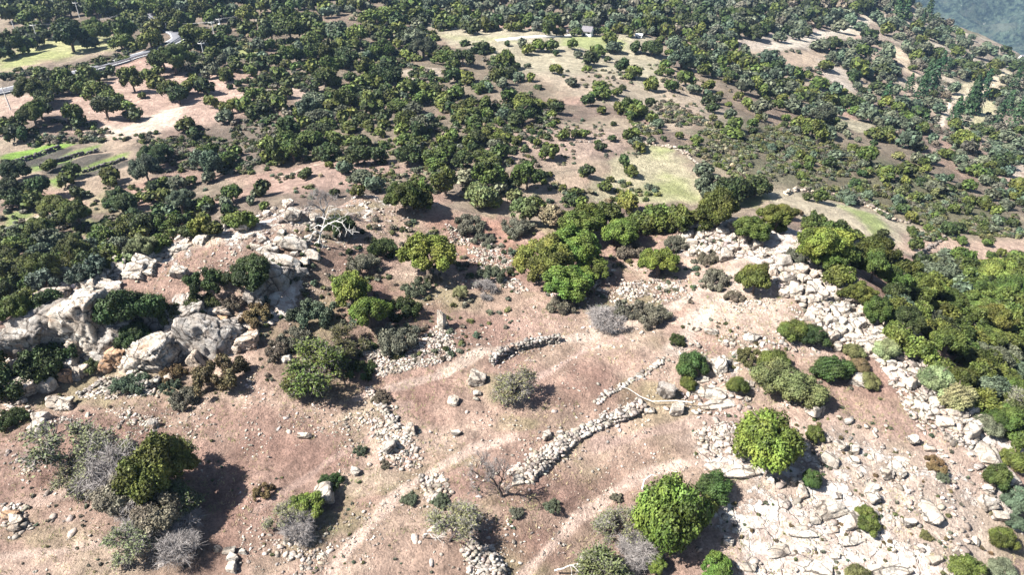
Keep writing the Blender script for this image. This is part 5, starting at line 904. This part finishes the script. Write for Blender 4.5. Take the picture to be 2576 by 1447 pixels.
for a, b, lab in [('d','e','short cables between the pair of poles'),('d','c','long cables running left from the paired poles over the road'),('e','g','cables running right from the transformer pole'),('f','d','cables from the T-topped pole up to the pair'),('a','c','cables from the green field pole to the roadside pole')]:
    p0, p1 = np.array(TOPS[a]), np.array(TOPS[b]); L = np.linalg.norm(p1 - p0); ts = np.linspace(0, 1, 14)[:, None]; parts = []
    for k_ in (-.95, 0, .95): parts.append(tube(p0 + [k_, 0, 0] + (p1 - p0) * ts - [0, 0, 1] * (L * .03 * 4 * ts * (1 - ts)), [.02] * 14, 3))
    tag(add('power_cable', mesh_np('power_cable', *join(parts), M['cable'])), lab, 'cable', 'power cables')
# ------------------------------------------------------------------ farm buildings
def hut(px, py, wpx, hw, roofh, rz, label, flatroof=False, wcol='plaster', name='farm_hut', depth=.9):
    x, y, z, t = pt(px, py); W_ = wpx * t / FPX; D = W_ * depth; H = W_ * hw; rh = W_ * roofh
    root = bpy.data.objects.new(name, None); COL.objects.link(root); root.location = (x, y + D / 2, z - .5); root.rotation_euler = (0, 0, rz); tag(root, label, 'building', 'white farm buildings')
    a, b = W_ / 2, D / 2; V = [(-a, -b, 0), (a, -b, 0), (a, b, 0), (-a, b, 0), (-a, -b, H), (a, -b, H), (a, b, H), (-a, b, H)]; F = [(0, 1, 5, 4), (1, 2, 6, 5), (2, 3, 7, 6), (3, 0, 4, 7)]
    me = bpy.data.meshes.new('wall')
    if not flatroof: V += [(-a, 0, H + rh), (a, 0, H + rh)]; F += [(4, 7, 8), (5, 9, 6)]
    else: F += [(4, 5, 6, 7)]
    me.from_pydata(V, [], F); me.materials.append(M[wcol]); add('wall', me, root)
    e = W_ * .05
    if flatroof: Vr, Fr = box(-a - e, a + e, -b - e, b + e, H + .01, H + .2); rm = 'plaster'
    else:
        p = [(-b - e * 2, H - rh * .12), (0, H + rh + .05), (b + e * 2, H - rh * .12), (b + e * 2, H - rh * .12 + .16), (0, H + rh + .24), (-b - e * 2, H - rh * .12 + .16)]
        Vr = np.array([(sx, yy, zz) for sx in (-a - e, a + e) for yy, zz in p]); Fr = None; rm = 'roofm'
    mr = bpy.data.meshes.new('roof'); mr.from_pydata([tuple(v) for v in Vr], [], [tuple(f) for f in Fr] if Fr is not None else [(0, 1, 7, 6), (1, 2, 8, 7), (2, 3, 9, 8), (3, 4, 10, 9), (4, 5, 11, 10), (5, 0, 6, 11), (0, 5, 4, 1), (1, 4, 3, 2), (6, 7, 10, 11), (7, 8, 9, 10)]); mr.materials.append(M[rm]); add('roof', mr, root)
    for n_2, q_ in (('window', (.12 * W_, .34 * W_, H * .62, H * .86)), ('door', (-.34 * W_, -.12 * W_, .45, H * .7))):
        V, F = box(q_[0], q_[1], -b - .04, -b + .05, q_[2], q_[3]); add(n_2, mesh_np(n_2, V, F, M['dark']), root)
hut(1479,91,24,.62,.34,-.4,'small white farm hut with a grey pitched roof at the wood edge'); hut(1608,95,16,.55,0,-.3,'low white flat-roofed shed right of the farm hut',True,name='farm_shed'); hut(1424,84,9,.8,.3,0,'tiny pale outbuilding left of the farm hut',name='outbuilding'); hut(2573,150,9,.8,.3,.2,'distant white cottage at the upper right edge',name='cottage')
relabel()
# ------------------------------------------------------------------ haze over the whole land
hz = bpy.data.materials.new('haze'); hz.use_nodes = True; t_ = hz.node_tree; t_.nodes.clear(); vo = t_.nodes.new('ShaderNodeVolumePrincipled'); ou = t_.nodes.new('ShaderNodeOutputMaterial'); t_.links.new(vo.outputs[0], ou.inputs['Volume'])
vo.inputs['Color'].default_value = (.42, .64, 1, 1); vo.inputs['Density'].default_value = .0001; vo.inputs['Anisotropy'].default_value = .1
zlo = min(float(GZ.min()), float(mz.min())) - 1; zhi = max(float(GZ.max()), float(mz.max()), CAMZ) + 3
V, F = box(-920, 4230, -90, 3620, zlo, zhi); tag(add('haze', mesh_np('haze', V, F, hz)), 'thin blue air haze fading the far mountain', 'haze', kind='stuff')
